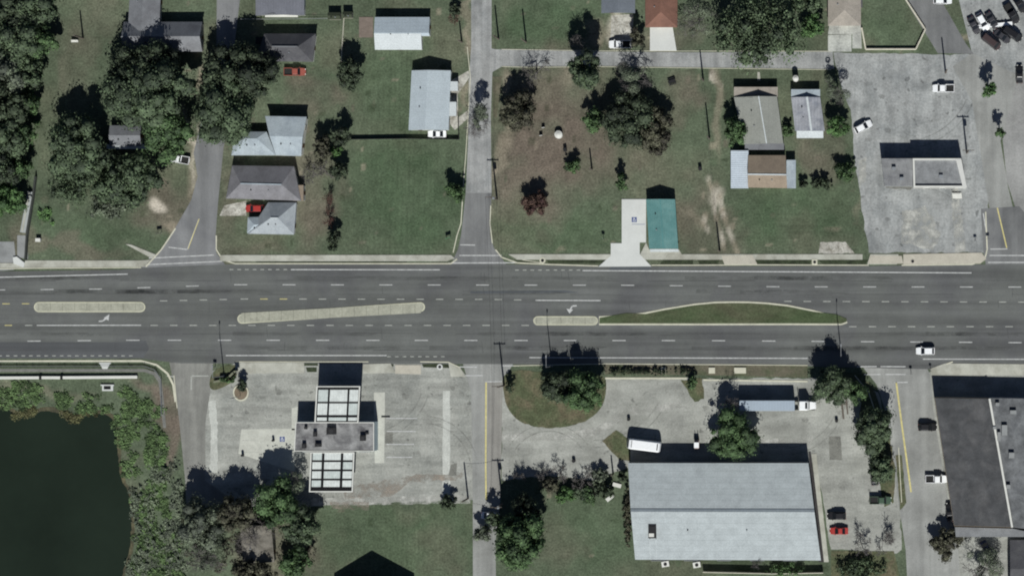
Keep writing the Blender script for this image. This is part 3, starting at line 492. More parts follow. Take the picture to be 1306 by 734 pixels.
house('house', 'house with beige hip roof cut by the top edge beside fenced lawn', 'house', [dict(c=(1056, -30, 1098, 33), t='hip', ax='y', hip=.9, ze=2.7, zr=4.3, m=r_be, ov=.35), dict(c=(1078, -5, 1100, 10), t='flat', ze=2.4, zr=2.4, m=r_dk, ov=.2)], wallt)
house('house', 'small dark roofed house almost hidden under the big western oaks', 'house', [dict(c=(140, 160, 180, 186), ze=2.6, zr=3.6, m=r_grey, ov=.3), dict(c=(136, 184, 195, 190), t='flat', ze=2.2, zr=2.2, m=r_white, wall=False)], brick)
house('house', 'weathered grey house hidden among bare trees east of the pond', 'house', [dict(c=[(306, 668), (346, 670), (350, 716), (310, 718)], ax='y', ze=3.2, zr=4.6, m=shingle('mossy', (124, 120, 112), None, .3, (92, 88, 80)), ov=.3)], brick)
house('house', 'gable roofed house below the bottom edge, only its black pointed shadow showing', 'house', [dict(c=(424, 749, 527, 840), ax='y', ze=3.4, zr=9.2, m=r_grey, ov=.2)], brick)
for n, (a, b, c, d) in enumerate(((418, 16, 434, 25), (437, 15, 449, 23))):
    house('garden_shed', ['wider of two dark roofed garden sheds by the back hedge', 'narrower of two dark roofed garden sheds by the back hedge'][n], 'shed', [dict(c=(a, b, c, d), ze=2.0, zr=2.4, m=shingle('mossy_shed', (60, 66, 52), None, .3), ov=.1)], brick, win=False, group='garden sheds')
# vacant flat-roofed shop with parapets in the north-east lot
def parapet(root, pts, z0, z1, w, m):
    P = [W(*p, z1) for p in pts]; n = len(P); c = sum(P, Vector())/n; mb = MB()
    for i in range(n):
        a, b = P[i], P[(i+1) % n]; d = (b-a).normalized(); nr = Vector((-d.y, d.x, 0))
        if nr.dot(c-a) < 0: nr = -nr
        e0, e1 = a+d*(w if i % 2 else 0), b-d*(w if i % 2 else 0)
        mb.prism([(e0.x, e0.y), (e1.x, e1.y), (e1.x+nr.x*w, e1.y+nr.y*w), (e0.x+nr.x*w, e0.y+nr.y*w)], z0, z1)
    return mb.build('parapet', m, root)
def flatbox(root, pts, z, m, wm, name='wall'):
    P = [W(*p, z)[:2] for p in pts]; MB().prism(P, 0, z-.06).build(name, wm, root); c = np.mean(P, 0)
    return MB().prism([tuple(c+(np.array(p)-c)*.997) for p in P], z-.055, z).build('roof', m, root)
b14 = thing('shop', 'vacant flat roofed shop with white parapet on the cracked lot', 'shop', W(1175, 220))
flatbox(b14, [(1124, 202), (1164, 202), (1164, 237), (1128, 237)], 4.3, r_fl, wallg); flatbox(b14, [(1164, 202), (1226, 202), (1233, 239), (1165, 239)], 4.5, shingle('flat_dk', (126, 128, 130), None, .25, (146, 148, 150)), wallw)
parapet(b14, [(1164, 202), (1226, 202), (1233, 239), (1165, 239)], 4.52, 5.1, .45, wallw)
e = [W(*p, 5.1) for p in ((1219, 203), (1226, 203), (1233, 239), (1228, 239))]; MB().prism([v[:2] for v in e], 4.55, 5.13).build('coping', framem, b14)
for k, (px, py) in enumerate(((1140, 215), (1150, 228), (1200, 225))):
    w = W(px, py, 4); MB().box((w.x, w.y, 4.75), (1.0, .8, .7)).build('roof_unit', steel, b14)
w = W(1195, 239, 1.5)
for k in range(3):
    w = W(1172+k*20, 240.5, 1.5); f_ = MB().box((w.x, w.y, 1.4), (2.6, .1, 2.2)).build('window', framem, b14); MB().box((w.x, w.y-.03, 1.4), (2.3, .1, 1.9)).build('pane', glass, f_)
b14b = tag(MB().prism(xy([(1214, 246), (1226, 246), (1227, 253), (1215, 253)]), 0, .5).prism(xy([(1215, 247), (1225, 247), (1226, 252), (1216, 252)]), .5, .62).build('planter', wallw), 'white concrete planter box in front of the vacant shop', 'planter')
# petrol station: flat store with two slatted canopies
gs = thing('petrol_station', 'disused petrol station with stained flat roof and two white canopies', 'petrol station', W(428, 556))
flatbox(gs, [(377, 538), (477, 538), (477, 575), (375, 575)], 5.0, shingle('stained', (136, 136, 136), None, .4, (84, 83, 86)), mat('station_wall', A(190, 204, 208), .08, .5, .06, 3., .8))
parapet(gs, [(377, 538), (477, 538), (477, 575), (375, 575)], 5.0, 5.18, .2, wallw)
for px, py, a, b, c in ((423, 549, 2.3, 1.7, 1.1), (463, 558, 1.4, 1.4, .9), (402, 553, .9, 1.2, .8), (388, 568, 1., 1.2, .8), (406, 567, 1.6, .8, .8), (390, 545, .7, .7, .6), (468, 552, .8, .5, .5)):
    w = W(px, py, 5.4); un = MB().box((w.x, w.y, 5.05+c/2), (a, b, c)).build('roof_unit', darkm, gs); MB().tube((w.x, w.y, 5.05+c), (w.x, w.y, 5.13+c), min(a, b)*.35, n=12).build('fan_cover', mat('fan_dark', (.03, .03, .032), .1, 1, .1, 5) if 'fan' not in M else M['fan'], un)
def canopy(x0, y0, x1, y1, z, cols, rows, sk):
    def q(u, v): return W(lerp(x0, x1, u)+sk*(1-v), lerp(y0, y1, v), z)
    MB().prism([q(*p)[:2] for p in ((0, 0), (1, 0), (1, 1), (0, 1))], z-.55, z-.25).build('canopy_deck', mat('canopy_soffit', A(20, 20, 22), .1, 1, .1, 3), gs)
    fr = MB(); e = .028
    for a, b, c, d in ((0, 0, 1, e), (0, 1-e, 1, 1), (0, e, e, 1-e), (1-e, e, 1, 1-e)): fr.prism([q(*p)[:2] for p in ((a, b), (c, b), (c, d), (a, d))], z-.6, z)
    fr.build('canopy_frame', wallw, gs)
    for i, (u0, u1) in enumerate(cols):
        for j, (v0, v1) in enumerate(rows):
            MB().prism([q(*p)[:2] for p in ((u0, v0), (u1, v0), (u1, v1), (u0, v1))], z-.245, z-.16).build('roof_panel', canm if (i+j) % 3 else canm2, gs)
canm = mat('canopy_panel', A(204, 209, 206), .14, .8, .12, 3., .7, rib=(0, .7, .9, .2)); canm2 = mat('canopy_panel_b', A(190, 198, 195), .16, .8, .12, 3., .7, rib=(0, .5, .88, .2))
canopy(401, 492, 457, 539, 5.8, ((.05, .27), (.315, .715), (.76, .96)), ((.10, .42), (.47, .78), (.85, .94)), 2.5)
canopy(394, 576, 450, 627, 5.2, ((.05, .26), (.32, .69), (.75, .96)), ((.03, .2), (.25, .43), (.48, .66), (.71, .87)), 2.)
for px, py, z in ((406, 500, 5.3), (452, 500, 5.3), (404, 530, 5.3), (452, 530, 5.3), (400, 620, 4.7), (444, 620, 4.7)):
    w = W(px, py, 5.4); MB().box((w.x, w.y, z/2), (.4, .4, z)).build('column', wallw, gs)
for px in (395, 420, 445, 465):
    w = W(px, 575.8, 1.6); f_ = MB().box((w.x, w.y, 1.5), (3., .1, 2.2)).build('window', framem, gs); MB().box((w.x, w.y-.03, 1.5), (2.7, .1, 1.9)).build('pane', glass, f_)
# warehouse
wh = house('warehouse', 'large warehouse under pale ribbed metal gable roof', 'warehouse', [dict(c=[(801, 590), (1031, 590), (1047, 714), (810, 713)], ze=4.8, zr=6.9, f=.48, m=r_ware, ov=.12, th=.25, cap=shingle('ridge', (112, 120, 126)), capw=.7, win=False)], mat('warehouse_wall', A(150, 150, 146), .1, .3, .06, 3., .8, rib=(0, .6, .9, .2)))
w = W(832, 677, 6.2); vt = MB().box((w.x, w.y, 6.15), (2.0, 3.4, .8)).build('skylight_vent', darkm, wh); MB().box((w.x-.1, w.y+.7, 6.6), (1.5, 1.3, .12)).build('vent_cover', darkm, vt); MB().box((w.x-.2, w.y-.9, 6.62), (1.3, .9, .14)).build('vent_lid', wallw, vt)
mm = MB()
for k in range(2): w = W(829+k*8, 700, 5.4); mm.tube((w.x, w.y+2.7, 5.95), (w.x, w.y-2.5, 4.95), .09, n=6)
mm.build('gutter_pipe', r_white, wh)
for k in range(5):
    w = W(840+k*42, 713.4, 2); d_ = MB().box((w.x, w.y-.02, 1.9), (3.6, .1, 3.6)).build('roller_door', steel, wh)
for k in range(4):
    w = W(1040-k*3.5, 690-k*25, 2); d_ = MB().box((w.x+.3, w.y, 1.8), (.1, 3.2, 3.2), -.12).build('roller_door', wallt, wh)
# commercial block on the east
cb = thing('commercial_building', 'commercial block with dark tarred flat roof and pale eastern strip', 'commercial building', W(1245, 590))
flatbox(cb, [(1192, 507), (1262, 508), (1291, 672), (1217, 670)], 5.6, r_tar, wallt); flatbox(cb, [(1262.5, 507), (1380, 509), (1400, 684), (1293, 672)], 5.3, shingle('eastflat', (108, 110, 112), None, .4, (84, 86, 89)), wallg)
flatbox(cb, [(1218, 671.5), (1292, 673.5), (1340, 684), (1219, 684)], 4.8, shingle('southflat', (128, 130, 132), None, .15, (116, 118, 120)), wallg)
mb = MB()
for a, b in (((1262, 508), (1291, 672)),):
    a, b = W(*a, 5.8), W(*b, 5.8); d = b-a; mb.box(((a.x+b.x)/2, (a.y+b.y)/2, 5.68), (d.length, .5, .35), math.atan2(d.y, d.x))
mb.build('parapet', wallw, cb)
for px, py, a, b in ((1281, 548, 1.4, 2.6), (1272, 515, 1, .8), (1274, 556, .8, 2.2), (1268, 545, .7, .7), (1290, 580, 1.4, 1.4), (1292, 525, 1.6, .9), (1286, 620, 1, 1)):
    w = W(px, py, 5.6); MB().box((w.x, w.y, 5.75), (a, b, .8)).build('roof_unit', wallg, cb)
for k in range(4):
    w = W(1197+k*5.2, 540+k*32, 1.6); f_ = MB().box((w.x+.0, w.y, 1.6), (.12, 3.0, 2.2), .15).build('window', framem, cb)
# house south-east
house('house', 'dark roofed building at the bottom right corner behind bare trees', 'house', [dict(c=(1288, 688, 1370, 760), ze=3., zr=4.4, m=r_dk)], wallg)
# pinkish patio, culvert wall, pad
tag(MB().prism(xy([(458, 22), (476, 22), (476, 48), (458, 48)]), 0, .12).build('patio', mat('patio_brick', A(118, 107, 99), .15, .8, .15, 4.)), 'pinkish brick patio beside white roofed house', 'patio')
# ---------------------------------------------------------------- trees
LM = {'oak': leafmat('oak_leaves', (.046, .060, .042), (.135, .170, .115)), 'green': leafmat('green_leaves', (.042, .064, .036), (.120, .180, .092)), 'lush': leafmat('lush_leaves', (.050, .086, .040), (.135, .220, .098)),
      'dark': leafmat('dark_leaves', (.028, .035, .027), (.090, .108, .078)), 'brown': leafmat('brown_leaves', (.046, .043, .035), (.135, .126, .102)), 'red': leafmat('red_leaves', (.050, .028, .028), (.13, .080, .074)), 'grey': leafmat('grey_leaves', (.07, .080, .066), (.19, .205, .17))}
bark = mat('bark', (.07, .06, .05), .2, 2, .2, 8); barkg = mat('grey_bark', (.13, .12, .115), .2, 2, .2, 8); barkr = mat('reddish_bark', (.11, .06, .05), .2, 2, .2, 8)
def leaves(rx, ry, rz, n, nl, leaf, rng, sp=.72, zc=0.):
    d = rng.normal(size=(nl, 3)); d /= np.linalg.norm(d, axis=1)[:, None]; rad = rng.random(nl)**.45*sp
    L = d*rad[:, None]*np.array([rx, ry, rz]); lr = (.13+.27*rng.random(nl)**1.6)*min(rx, ry)
    w = lr**2; li = rng.choice(nl, n, p=w/w.sum())
    d = rng.normal(size=(n, 3)); d[:, 2] = np.abs(d[:, 2])*.9-.25; d /= np.linalg.norm(d, axis=1)[:, None]
    P = L[li]+d*(lr[li]*(.6+.62*rng.random(n)**.8))[:, None]*np.array([1, 1, min(1, rz/min(rx, ry)*1.3)]); P[:, 2] += zc
    global LAST; LAST = (L+np.array([0, 0, zc]), lr, min(1, rz/min(rx, ry)*1.3)); return P, d, li, rng.random(nl)
def leafquads(P, d, tint, leaf, rng):
    n = len(P); nr = d*1.25+rng.normal(size=(n, 3))*.5+np.array([0, 0, .1]); nr /= np.linalg.norm(nr, axis=1)[:, None]
    u = np.cross(nr, rng.normal(size=(n, 3))); u /= np.linalg.norm(u, axis=1)[:, None]; v = np.cross(nr, u)
    a = (leaf*(.5+.9*rng.random(n)))[:, None]; b = a*(.5+.5*rng.random(n))[:, None]
    V = np.stack([P-u*a*.5, P-v*b*.5+u*a*.1, P+u*a*.5, P+v*b*.5-u*a*.1], 1).reshape(-1, 3)
    Q = np.arange(n*4).reshape(n, 4); C = np.repeat(np.clip(tint, 0, 1), 4)[:, None]*np.ones((1, 3)); return V, Q, C
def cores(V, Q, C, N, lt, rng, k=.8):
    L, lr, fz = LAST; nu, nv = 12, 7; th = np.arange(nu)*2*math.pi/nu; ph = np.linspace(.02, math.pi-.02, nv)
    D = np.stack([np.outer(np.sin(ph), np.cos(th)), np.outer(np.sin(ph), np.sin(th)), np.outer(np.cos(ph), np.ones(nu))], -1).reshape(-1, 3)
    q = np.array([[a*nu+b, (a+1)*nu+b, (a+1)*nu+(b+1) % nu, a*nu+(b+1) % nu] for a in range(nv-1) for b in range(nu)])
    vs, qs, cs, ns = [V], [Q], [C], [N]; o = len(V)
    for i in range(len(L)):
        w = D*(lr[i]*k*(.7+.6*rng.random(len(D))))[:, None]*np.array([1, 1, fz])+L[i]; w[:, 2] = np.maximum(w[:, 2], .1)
        vs.append(w); qs.append(q+o); o += len(D); ns.append(D); cs.append(np.clip(-.05+.45*lt[i]+.3*(rng.random((len(D), 1))-.5), 0, 1)*np.ones((1, 3)))  # core tint darker than the leaves: shade inside the crown put into colour
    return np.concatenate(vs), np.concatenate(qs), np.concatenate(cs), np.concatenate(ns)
def setnormals(o, N):
    me = o.data; me.polygons.foreach_set('use_smooth', np.ones(len(me.polygons), bool)); N = N/np.maximum(np.linalg.norm(N, axis=1)[:, None], 1e-6)
    me.normals_split_custom_set_from_vertices(N.astype(np.float32))
def tubes(segs, n=3):
    V, F = [], []
    for a, b, ra, rb in segs:
        d = (b-a); d = d/(np.linalg.norm(d)+1e-9); u = np.cross(d, [.3, .5, .81]); u /= np.linalg.norm(u)+1e-9; w = np.cross(d, u); k = len(V)
        for c, r in ((a, ra), (b, rb)):
            for i in range(n): t = 2*math.pi*i/n; V.append(c+(u*math.cos(t)+w*math.sin(t))*r)
        F += [(k+i, k+(i+1) % n, k+n+(i+1) % n, k+n+i) for i in range(n)]
    return np.array(V), np.array(F)
NT_ = [0]
def tree(label, px, py, r, h, kind='oak', ry=None, name='tree', cat='tree', group=None, dens=1., leaf=.55, low=.62, nl=None):
    NT_[0] += 1; rng = np.random.default_rng(100+NT_[0]); leaf *= .78; rx = r*S*1.04; ryy = (ry or r)*S*1.04; zc = h*low; c = W(px, py, zc)
    root = thing(name, label, cat, (c.x, c.y, 0), 0, group)
    if kind.startswith('bare'):
        m = barkr if 'red' in kind else barkg; segs = []; tr = []
        def grow(p, d, L, rad, lev):
            q = p+d*L; (tr if lev == 0 else segs).append((p, q, rad, rad*.68))
            if lev >= 5: return
            for i in range(4 if lev < 2 else 3):
                nd = d*(.75 if lev else .6)+rng.normal(size=3)*(.62 if lev else .75); nd[2] = nd[2]*.75+.12; nd /= np.linalg.norm(nd)
                s0 = p+(q-p)*(.5+.5*rng.random()) if i else q
                grow(s0, nd, L*(.62+.2*rng.random())*(1.05 if lev == 0 else 1), max(.028, rad*.58), lev+1)
        k = min(h*.32, rx*.75); grow(np.zeros(3), np.array([.03, 0, 1.]), k, max(.12, h*.022), 0)
        V, F = tubes(segs); ext = np.abs(V[:, :2]).max()
        V *= np.array([rx/ext*1.1, ryy/ext*1.1, h/max(V[:, 2].max(), .1)])
        o = qmesh('branches', V, F, parent=root); o.data.materials.append(m)
        V, F = tubes(tr, 8); V[:, 2] *= h/max(1e-3, max(s[1][2] for s in segs)); o = qmesh('trunk', V, F, parent=root); o.data.materials.append(m)
        if kind == 'bare+':
            n = int(120*rx*ryy*dens); P, d, li, lt = leaves(rx, ryy, h*.3, n, 9, leaf, rng, .8, zc)
            V, Q, C = leafquads(P, d, lt[li]*.5+rng.random(n)*.4, leaf*.7, rng); o = qmesh('crown', V, Q, C, parent=root); o.data.materials.append(LM['grey'])
        return root
    rz = min(h*.40, max(rx, ryy)*1.2) if kind != 'cone' else h*.45
    n = int(min(24000, max(300, 100*rx*ryy*dens*(.55/leaf)**1.2))); nl = nl or int(12+9*max(rx, ryy))
    P, d, li, lt = leaves(rx, ryy, rz, n, nl, leaf, rng, .84, zc)
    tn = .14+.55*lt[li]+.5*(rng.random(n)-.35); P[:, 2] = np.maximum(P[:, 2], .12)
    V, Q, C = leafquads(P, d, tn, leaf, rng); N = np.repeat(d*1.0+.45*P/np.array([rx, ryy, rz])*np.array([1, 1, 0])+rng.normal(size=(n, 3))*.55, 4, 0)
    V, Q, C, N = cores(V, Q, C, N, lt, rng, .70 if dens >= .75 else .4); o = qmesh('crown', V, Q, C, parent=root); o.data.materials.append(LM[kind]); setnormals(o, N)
    segs = [(np.array([0, 0, -.05]), np.array([.1, 0, zc*.6]), max(.06, h*.03), max(.04, h*.02))]
    for i in range(7):
        a = 2*math.pi*i/7+rng.random(); e = np.array([math.cos(a)*rx*.62, math.sin(a)*ryy*.62, zc+rz*(.1+.4*rng.random())]); s0 = np.array([.1, 0, zc*(.35+.03*i)]); mid = (s0+e)/2+np.array([0, 0, rz*.15])
        segs += [(s0, mid, max(.03, h*.014), max(.025, h*.01)), (mid, e, max(.025, h*.01), .02)]
    V, F = tubes(segs, 7); o = qmesh('trunk', V, F, parent=root); o.data.materials.append(bark)
    return root
T = tree
T('broad grey-green oak in front of the L-shaped grey roofed house', 186, 120, 62, 13, 'oak', 44, leaf=.7)
T('dark crowned oak touching the south wall of the L-shaped house', 190, 88, 54, 11, 'dark', 32, leaf=.7)
T('spreading oak between the open meadow and hidden house, left of the western oaks', 100, 192, 40, 11, 'oak', 50, leaf=.7)
T('oak south of the hidden house, nearest the pale dirt scrape', 158, 230, 52, 8, 'oak', 34, leaf=.7)
T('oak leaning over the pale footpath beside the western street', 214, 170, 32, 10, 'green', 38, leaf=.65)
T('grey oak at the south-west rim of the western grove', 88, 238, 30, 8, 'oak', 26, leaf=.65, dens=.7)
T('low grey oak south of the grove toward the road', 142, 262, 40, 6, 'grey', 20, leaf=.6, dens=.4)
T('tall oak spreading over the western street north of the packed houses', 286, 142, 42, 12, 'oak', 52, leaf=.7)
T('dark oak over the western street south of the charcoal hip roof', 308, 92, 52, 11, 'dark', 38, leaf=.7)
for i, (px, py, r, h, k) in enumerate(((8, 14, 34, 11, 'dark'), (48, 8, 30, 10, 'oak'), (22, 52, 34, 12, 'oak'), (52, 52, 20, 9, 'green'), (4, 92, 32, 12, 'grey'), (36, 92, 22, 10, 'oak'), (10, 136, 30, 11, 'dark'), (34, 130, 16, 8, 'green'), (6, 178, 28, 11, 'oak'), (28, 172, 16, 9, 'green'), (4, 218, 26, 10, 'dark'), (24, 214, 16, 7, 'green'), (8, 254, 24, 8, 'lush'), (-20, 40, 36, 12, 'oak'), (-24, 110, 36, 12, 'dark'), (-24, 200, 36, 12, 'oak'))):
    T('tree of the dense dark wood filling the left edge above the road', px, py, r, h, k, group='trees of the western wood', leaf=.65)
T('dark evergreen standing alone in the lawn between charcoal and white roofed houses', 444, 97, 17, 8, 'dark', 19)
T('small slim dark tree at the north tip of the lone lawn evergreen', 448, 78, 5, 6, 'dark', 10, leaf=.4)
T('dense dark round tree at the west end of the wire fence', 434, 174, 14, 6, 'dark', 14)
T('thin grey brown tree touching the dense dark tree by the fence', 411, 190, 13, 6, 'brown', 22)
T('bright green bush below the dense dark fence tree', 427, 193, 13, 3, 'lush', 8)
T('dark round tree at the west side of the mown square lawn', 432, 218, 14, 5, 'dark', 13)
T('leafless grey tree in the dry strip beside the mauve roofed house', 406, 222, 22, 6, 'bare')
T('reddish leafless shrub in the dry strip west of the mown lawn', 420, 258, 9, 5, 'bare_red', 20)
T('leafless brown sapling below the reddish shrub', 418, 282, 7, 4, 'bare_red', 12)
T('ragged dark tree beside the pavement at the lawn corner', 425, 306, 9, 5, 'dark', 19)
T('small round tree at the east side of the mown lawn by the street', 581, 246, 14, 5, 'green', 15)
T('half bare tree overhanging the northern street', 610, 150, 17, 9, 'bare+', 24, dens=1.3)
T('brown leafed tree in the yard at the street bend', 659, 142, 25, 8, 'brown', 28, dens=1.2)
T('leafless tree at the corner of the cross street', 682, 92, 24, 8, 'bare', 18)
T('tall half bare tree rising beside the cross street', 746, 92, 22, 14, 'oak', 26)
T('leafless tree lower branches north of cross street beside gravel drive', 740, 58, 14, 9, 'bare', 14)
T('round green bush east of the leaf strewn yard', 757, 154, 15, 6, 'green', 16)
T('leafless tree south of the cross street opposite gravel drive', 808, 96, 25, 12, 'bare+', 20)
T('narrow tree beside the gravel drive of the blue grey roofed house', 812, 48, 10, 7, 'brown', 14)
T('large dark mixed tree in the middle of the leaf strewn yard', 803, 150, 36, 9, 'dark', 40, leaf=.65)
T('thin greyish tree joined to the east side of the large yard tree', 835, 165, 22, 7, 'brown', 36, dens=.8)
T('small round bush in the open yard west of the shop', 731, 212, 11, 4, 'green', 10)
T('small green tree north of the teal roofed shop', 792, 232, 9, 5, 'green', 12)
T('dark red leafed tree in the yard beside the northern street', 683, 258, 17, 5, 'red', 20)
T('huge spreading oak over the cross street', 964, 42, 62, 11, 'oak', 47, nl=90, dens=.62, leaf=.7)
T('grey leafless tree west of the huge street oak', 890, 26, 32, 10, 'bare+', 28, dens=.7)
T('green tree beside the beige hip roofed house', 1036, 34, 18, 8, 'lush', 16)
T('dark tree tip at the top edge between oak and beige house', 1030, 4, 22, 9, 'oak', 14)
T('bushy tree against the west wall of the olive roofed house', 936, 168, 16, 7, 'green', 20)
T('small shrub between the olive and the streaked roofs', 1006, 166, 8, 3, 'green', 9, name='shrub', cat='shrub')
T('leafless brown tree at the edge of the cracked lot', 1068, 112, 18, 8, 'bare+', 20)
T('leafy tree beside the streaked silver roof', 1070, 160, 16, 7, 'lush', 14)
T('dark shrub at the west rim of the cracked lot', 1079, 218, 14, 4, 'green', 16, name='shrub', cat='shrub')
T('long dark shrub behind the lawn of the tan roofed house', 1050, 234, 18, 3, 'dark', 8, name='shrub', cat='shrub')
T('small dark shrub touching the tan house porch', 1024, 235, 7, 3, 'dark', 6, name='shrub', cat='shrub')
T('round clipped tree beside the north-east road', 1262, 115, 10, 8.5, 'lush', 10)
T('small clipped tree south of its round neighbour by the north-east road', 1276, 168, 8, 7, 'green', 7)
# south side
T('green tree south of the petrol station parking pad', 352, 640, 28, 10, 'green', 32)
T('dark tree beside the west alley south of the worn concrete', 256, 668, 34, 10, 'grey', 36)
T('brown leafed tree between the alley and hidden weathered house', 300, 655, 30, 10, 'brown', 24)
T('leafless tree towering over the weathered hidden house', 326, 690, 32, 9, 'bare')
T('brown tree at the bottom edge below the weathered house', 322, 726, 30, 8, 'brown', 18)
T('greenish grey tree east of the weathered hidden house', 384, 672, 24, 9, 'oak', 28)
T('green bushy tree at the bottom edge west of the gable shadow', 378, 716, 24, 7, 'green', 22)
T('leafless grey tree southwest of the south canopy', 376, 618, 16, 8, 'bare+')
T('leafless tree at the bottom edge beside the pond shrubs', 258, 716, 30, 8, 'bare+', 22)
T('small palm like dark shrub by the end of the lot wall', 571, 640, 13, 3.5, 'dark', 11, name='shrub', cat='shrub')
T('towering broad tree overhanging the southern street', 664, 692, 34, 14, 'green', 40, leaf=.65)
T('dark pointed tree just north of the towering southern street tree', 672, 652, 18, 10, 'dark', 26)
T('small tree over the west kerb of the southern street', 616, 680, 13, 6, 'grey', 12)
T('small dark tree over the white car on the southern street', 634, 664, 15, 7, 'oak', 14)
for lab, px, py, r in (('leafless shrub nearest the southern street', 663, 606, 9), ('leafless shrub second from the southern street', 690, 604, 9), ('leafless shrub third from the southern street', 714, 604, 12), ('widest leafless shrub beside the lot and junk corner', 742, 612, 16)):
    T(lab, px, py, r, 4, 'bare', name='shrub', cat='shrub', group='leafless shrubs by the gravel lot')
T('low green shrub in the grass below the leafless row', 722, 632, 16, 3, 'lush', 11, name='shrub', cat='shrub')
for lab, px, py, r, k in (('bushy green shrub west of the junk corner', 752, 632, 12, 'green'), ('grey shrub at the gravel edge near the junk corner', 764, 608, 12, 'grey'), ('dull green shrub below the widest leafless shrub', 738, 626, 12, 'oak'), ('low brown scrub along the grass edge by the leafless row', 700, 618, 12, 'brown')):
    T(lab, px, py, r, 3, k, name='shrub', cat='shrub', dens=.8)
T('dark shrub in the junk corner beside the warehouse', 768, 626, 17, 3.5, 'dark', 12, name='shrub', cat='shrub')
T('dark blue green shrub against the warehouse north-west corner', 792, 608, 8, 4, 'dark', 9, name='shrub', cat='shrub')
T('ragged climbing shrub along the warehouse west wall', 800, 660, 6, 3, 'brown', 45, name='shrub', cat='shrub')
T('largest bushy tree on the planted island', 744, 500, 31, 8.5, 'green', 27)
T('smaller dark tree on the planted island behind the lamp', 710, 492, 25, 7, 'dark', 22)
T('tiny dark tree on the west tip of the planted island', 650, 492, 7, 4, 'dark', 9)
for i, x in enumerate((783, 794, 804, 814, 824, 836, 846)):
    T('little dark clipped shrub in the broken row along the road verge', x, 474, 7.5, 1.5, 'dark', 4.5, name='shrub', cat='shrub', group='clipped shrubs on the verge', leaf=.35)
T('longer dark hedge between two pale verge plates', 871, 473.5, 22, 1.6, 'dark', 4.5, name='hedge', cat='hedge', leaf=.35, nl=26)
T('round bush at the end of the verge hedge', 883, 488, 8, 3, 'green', 9, name='shrub', cat='shrub')
T('full green tree between the lorry and warehouse', 934, 556, 33, 9, 'green', 33)
T('leafless lot tree north-west of the lorry', 925, 512, 16, 8, 'bare', 16)
T('ragged tree on the verge east of the lorry', 1060, 490, 28, 9, 'oak', 26)
T('green tree at the corner of the eastern street', 1088, 500, 18, 6, 'green', 17)
T('taller tree in the strip beside the eastern street', 1113, 548, 27, 8, 'oak', 34)
T('lower green tree over the black parked car beside eastern street', 1124, 594, 18, 7, 'oak', 26)
T('leafless tree nearest the red car south of the lot', 1098, 692, 15, 5, 'bare')
T('leafless wide tree by the south entrance of the warehouse lot', 1126, 690, 18, 5, 'bare')
T('brown bare tree at the south-west corner of the commercial block', 1208, 692, 20, 5, 'brown', 22, dens=.9)
T('large leafless tree at the bottom right in front of dark car', 1250, 722, 28, 7, 'bare+')
T('green hedge shrub along the southern rim of the warehouse lot', 1100, 726, 36, 2.5, 'oak', 16, name='hedge', cat='hedge', dens=.7)
T('low shrub south of the warehouse doors', 1000, 726, 30, 2.5, 'green', 9, name='shrub', cat='shrub', dens=.7)
T('leafless sapling leaning on the warehouse south wall', 965, 716, 9, 6, 'bare')
T('reddish shrub at the corner of the northern street beside white roofed house', 578, 24, 9, 4, 'bare_red', 9, name='shrub', cat='shrub')
T('small dark palm at the top beside the northern street', 580, 12, 8, 4, 'dark', 9)
T('round shrub in the petrol station planter ring', 308, 493, 8, 3.5, 'dark', 11, name='shrub', cat='shrub')
T('low shrub on the sign bed by the petrol station entrance', 292, 484, 14, 1.8, 'green', 5, name='shrub', cat='shrub')
# pond-side undergrowth
def undergrowth(name, polys, n, m, hmax, leaf, seed, thr=.42):
    vn = vnoise((860, 1400), 11, seed+40)*.7+vnoise((860, 1400), 5, seed+41)*.3
    rng = np.random.default_rng(seed); Ps = []; Ts = []
    for poly, cnt in zip(polys, n):
        a = np.array(poly); lo, hi = a.min(0), a.max(0); k = 0
        while k < cnt:
            p = lo+(hi-lo)*rng.random(2); ins = False; j = len(poly)-1
            for i in range(len(poly)):
                if (poly[i][1] > p[1]) != (poly[j][1] > p[1]) and p[0] < (poly[j][0]-poly[i][0])*(p[1]-poly[i][1])/(poly[j][1]-poly[i][1])+poly[i][0]: ins = not ins
                j = i
            if not ins: continue
            if vn[int(p[1])+60, int(p[0])+60] < thr: k += .25; continue
            k += 1; w = W(*p); q = rng.integers(18, 46); r = .4+1.2*rng.random(); hh = hmax*(.3+.7*rng.random())
            d = rng.normal(size=(q, 3)); d /= np.linalg.norm(d, axis=1)[:, None]; d[:, 2] = abs(d[:, 2])
            Ps.append(d*np.array([r, r, hh])*(.5+.5*rng.random((q, 1)))+np.array([w.x, w.y, .05])); Ts.append(np.clip(rng.random()*.75+.4*(rng.random(q)-.4), 0, 1))
    P = np.concatenate(Ps); V, Q, C = leafquads(P, np.tile([0, 0, 1.], (len(P), 1)), np.concatenate(Ts), leaf, rng)
    o = qmesh(name, V, Q, C); o.data.materials.append(m); struct(o, 'stuff'); o['label'] = 'tangled green undergrowth'; return o
undergrowth('undergrowth', [[(146, 540), (150, 500), (165, 490), (180, 510), (206, 512), (212, 560), (210, 640), (228, 690), (236, 740), (160, 740), (170, 690), (170, 650), (166, 622), (156, 606), (152, 570)], [(-20, 490), (45, 488), (58, 500), (40, 520), (20, 527), (0, 516), (-20, 520)], [(60, 500), (130, 505), (145, 522), (110, 526), (80, 524)]], (560, 90, 70), leafmat('bank_leaves', (.04, .060, .030), (.150, .210, .105)), .75, .5, 5)['label'] = 'tangled green undergrowth along the pond bank'
undergrowth('undergrowth', [[(-30, 0), (62, 0), (52, 100), (46, 180), (30, 240), (30, 280), (-30, 285)], [(48, 268), (70, 268), (72, 285), (50, 288)]], (120, 10), LM['lush'], 1.6, .5, 6)['label'] = 'green undergrowth at the rim of the western wood'
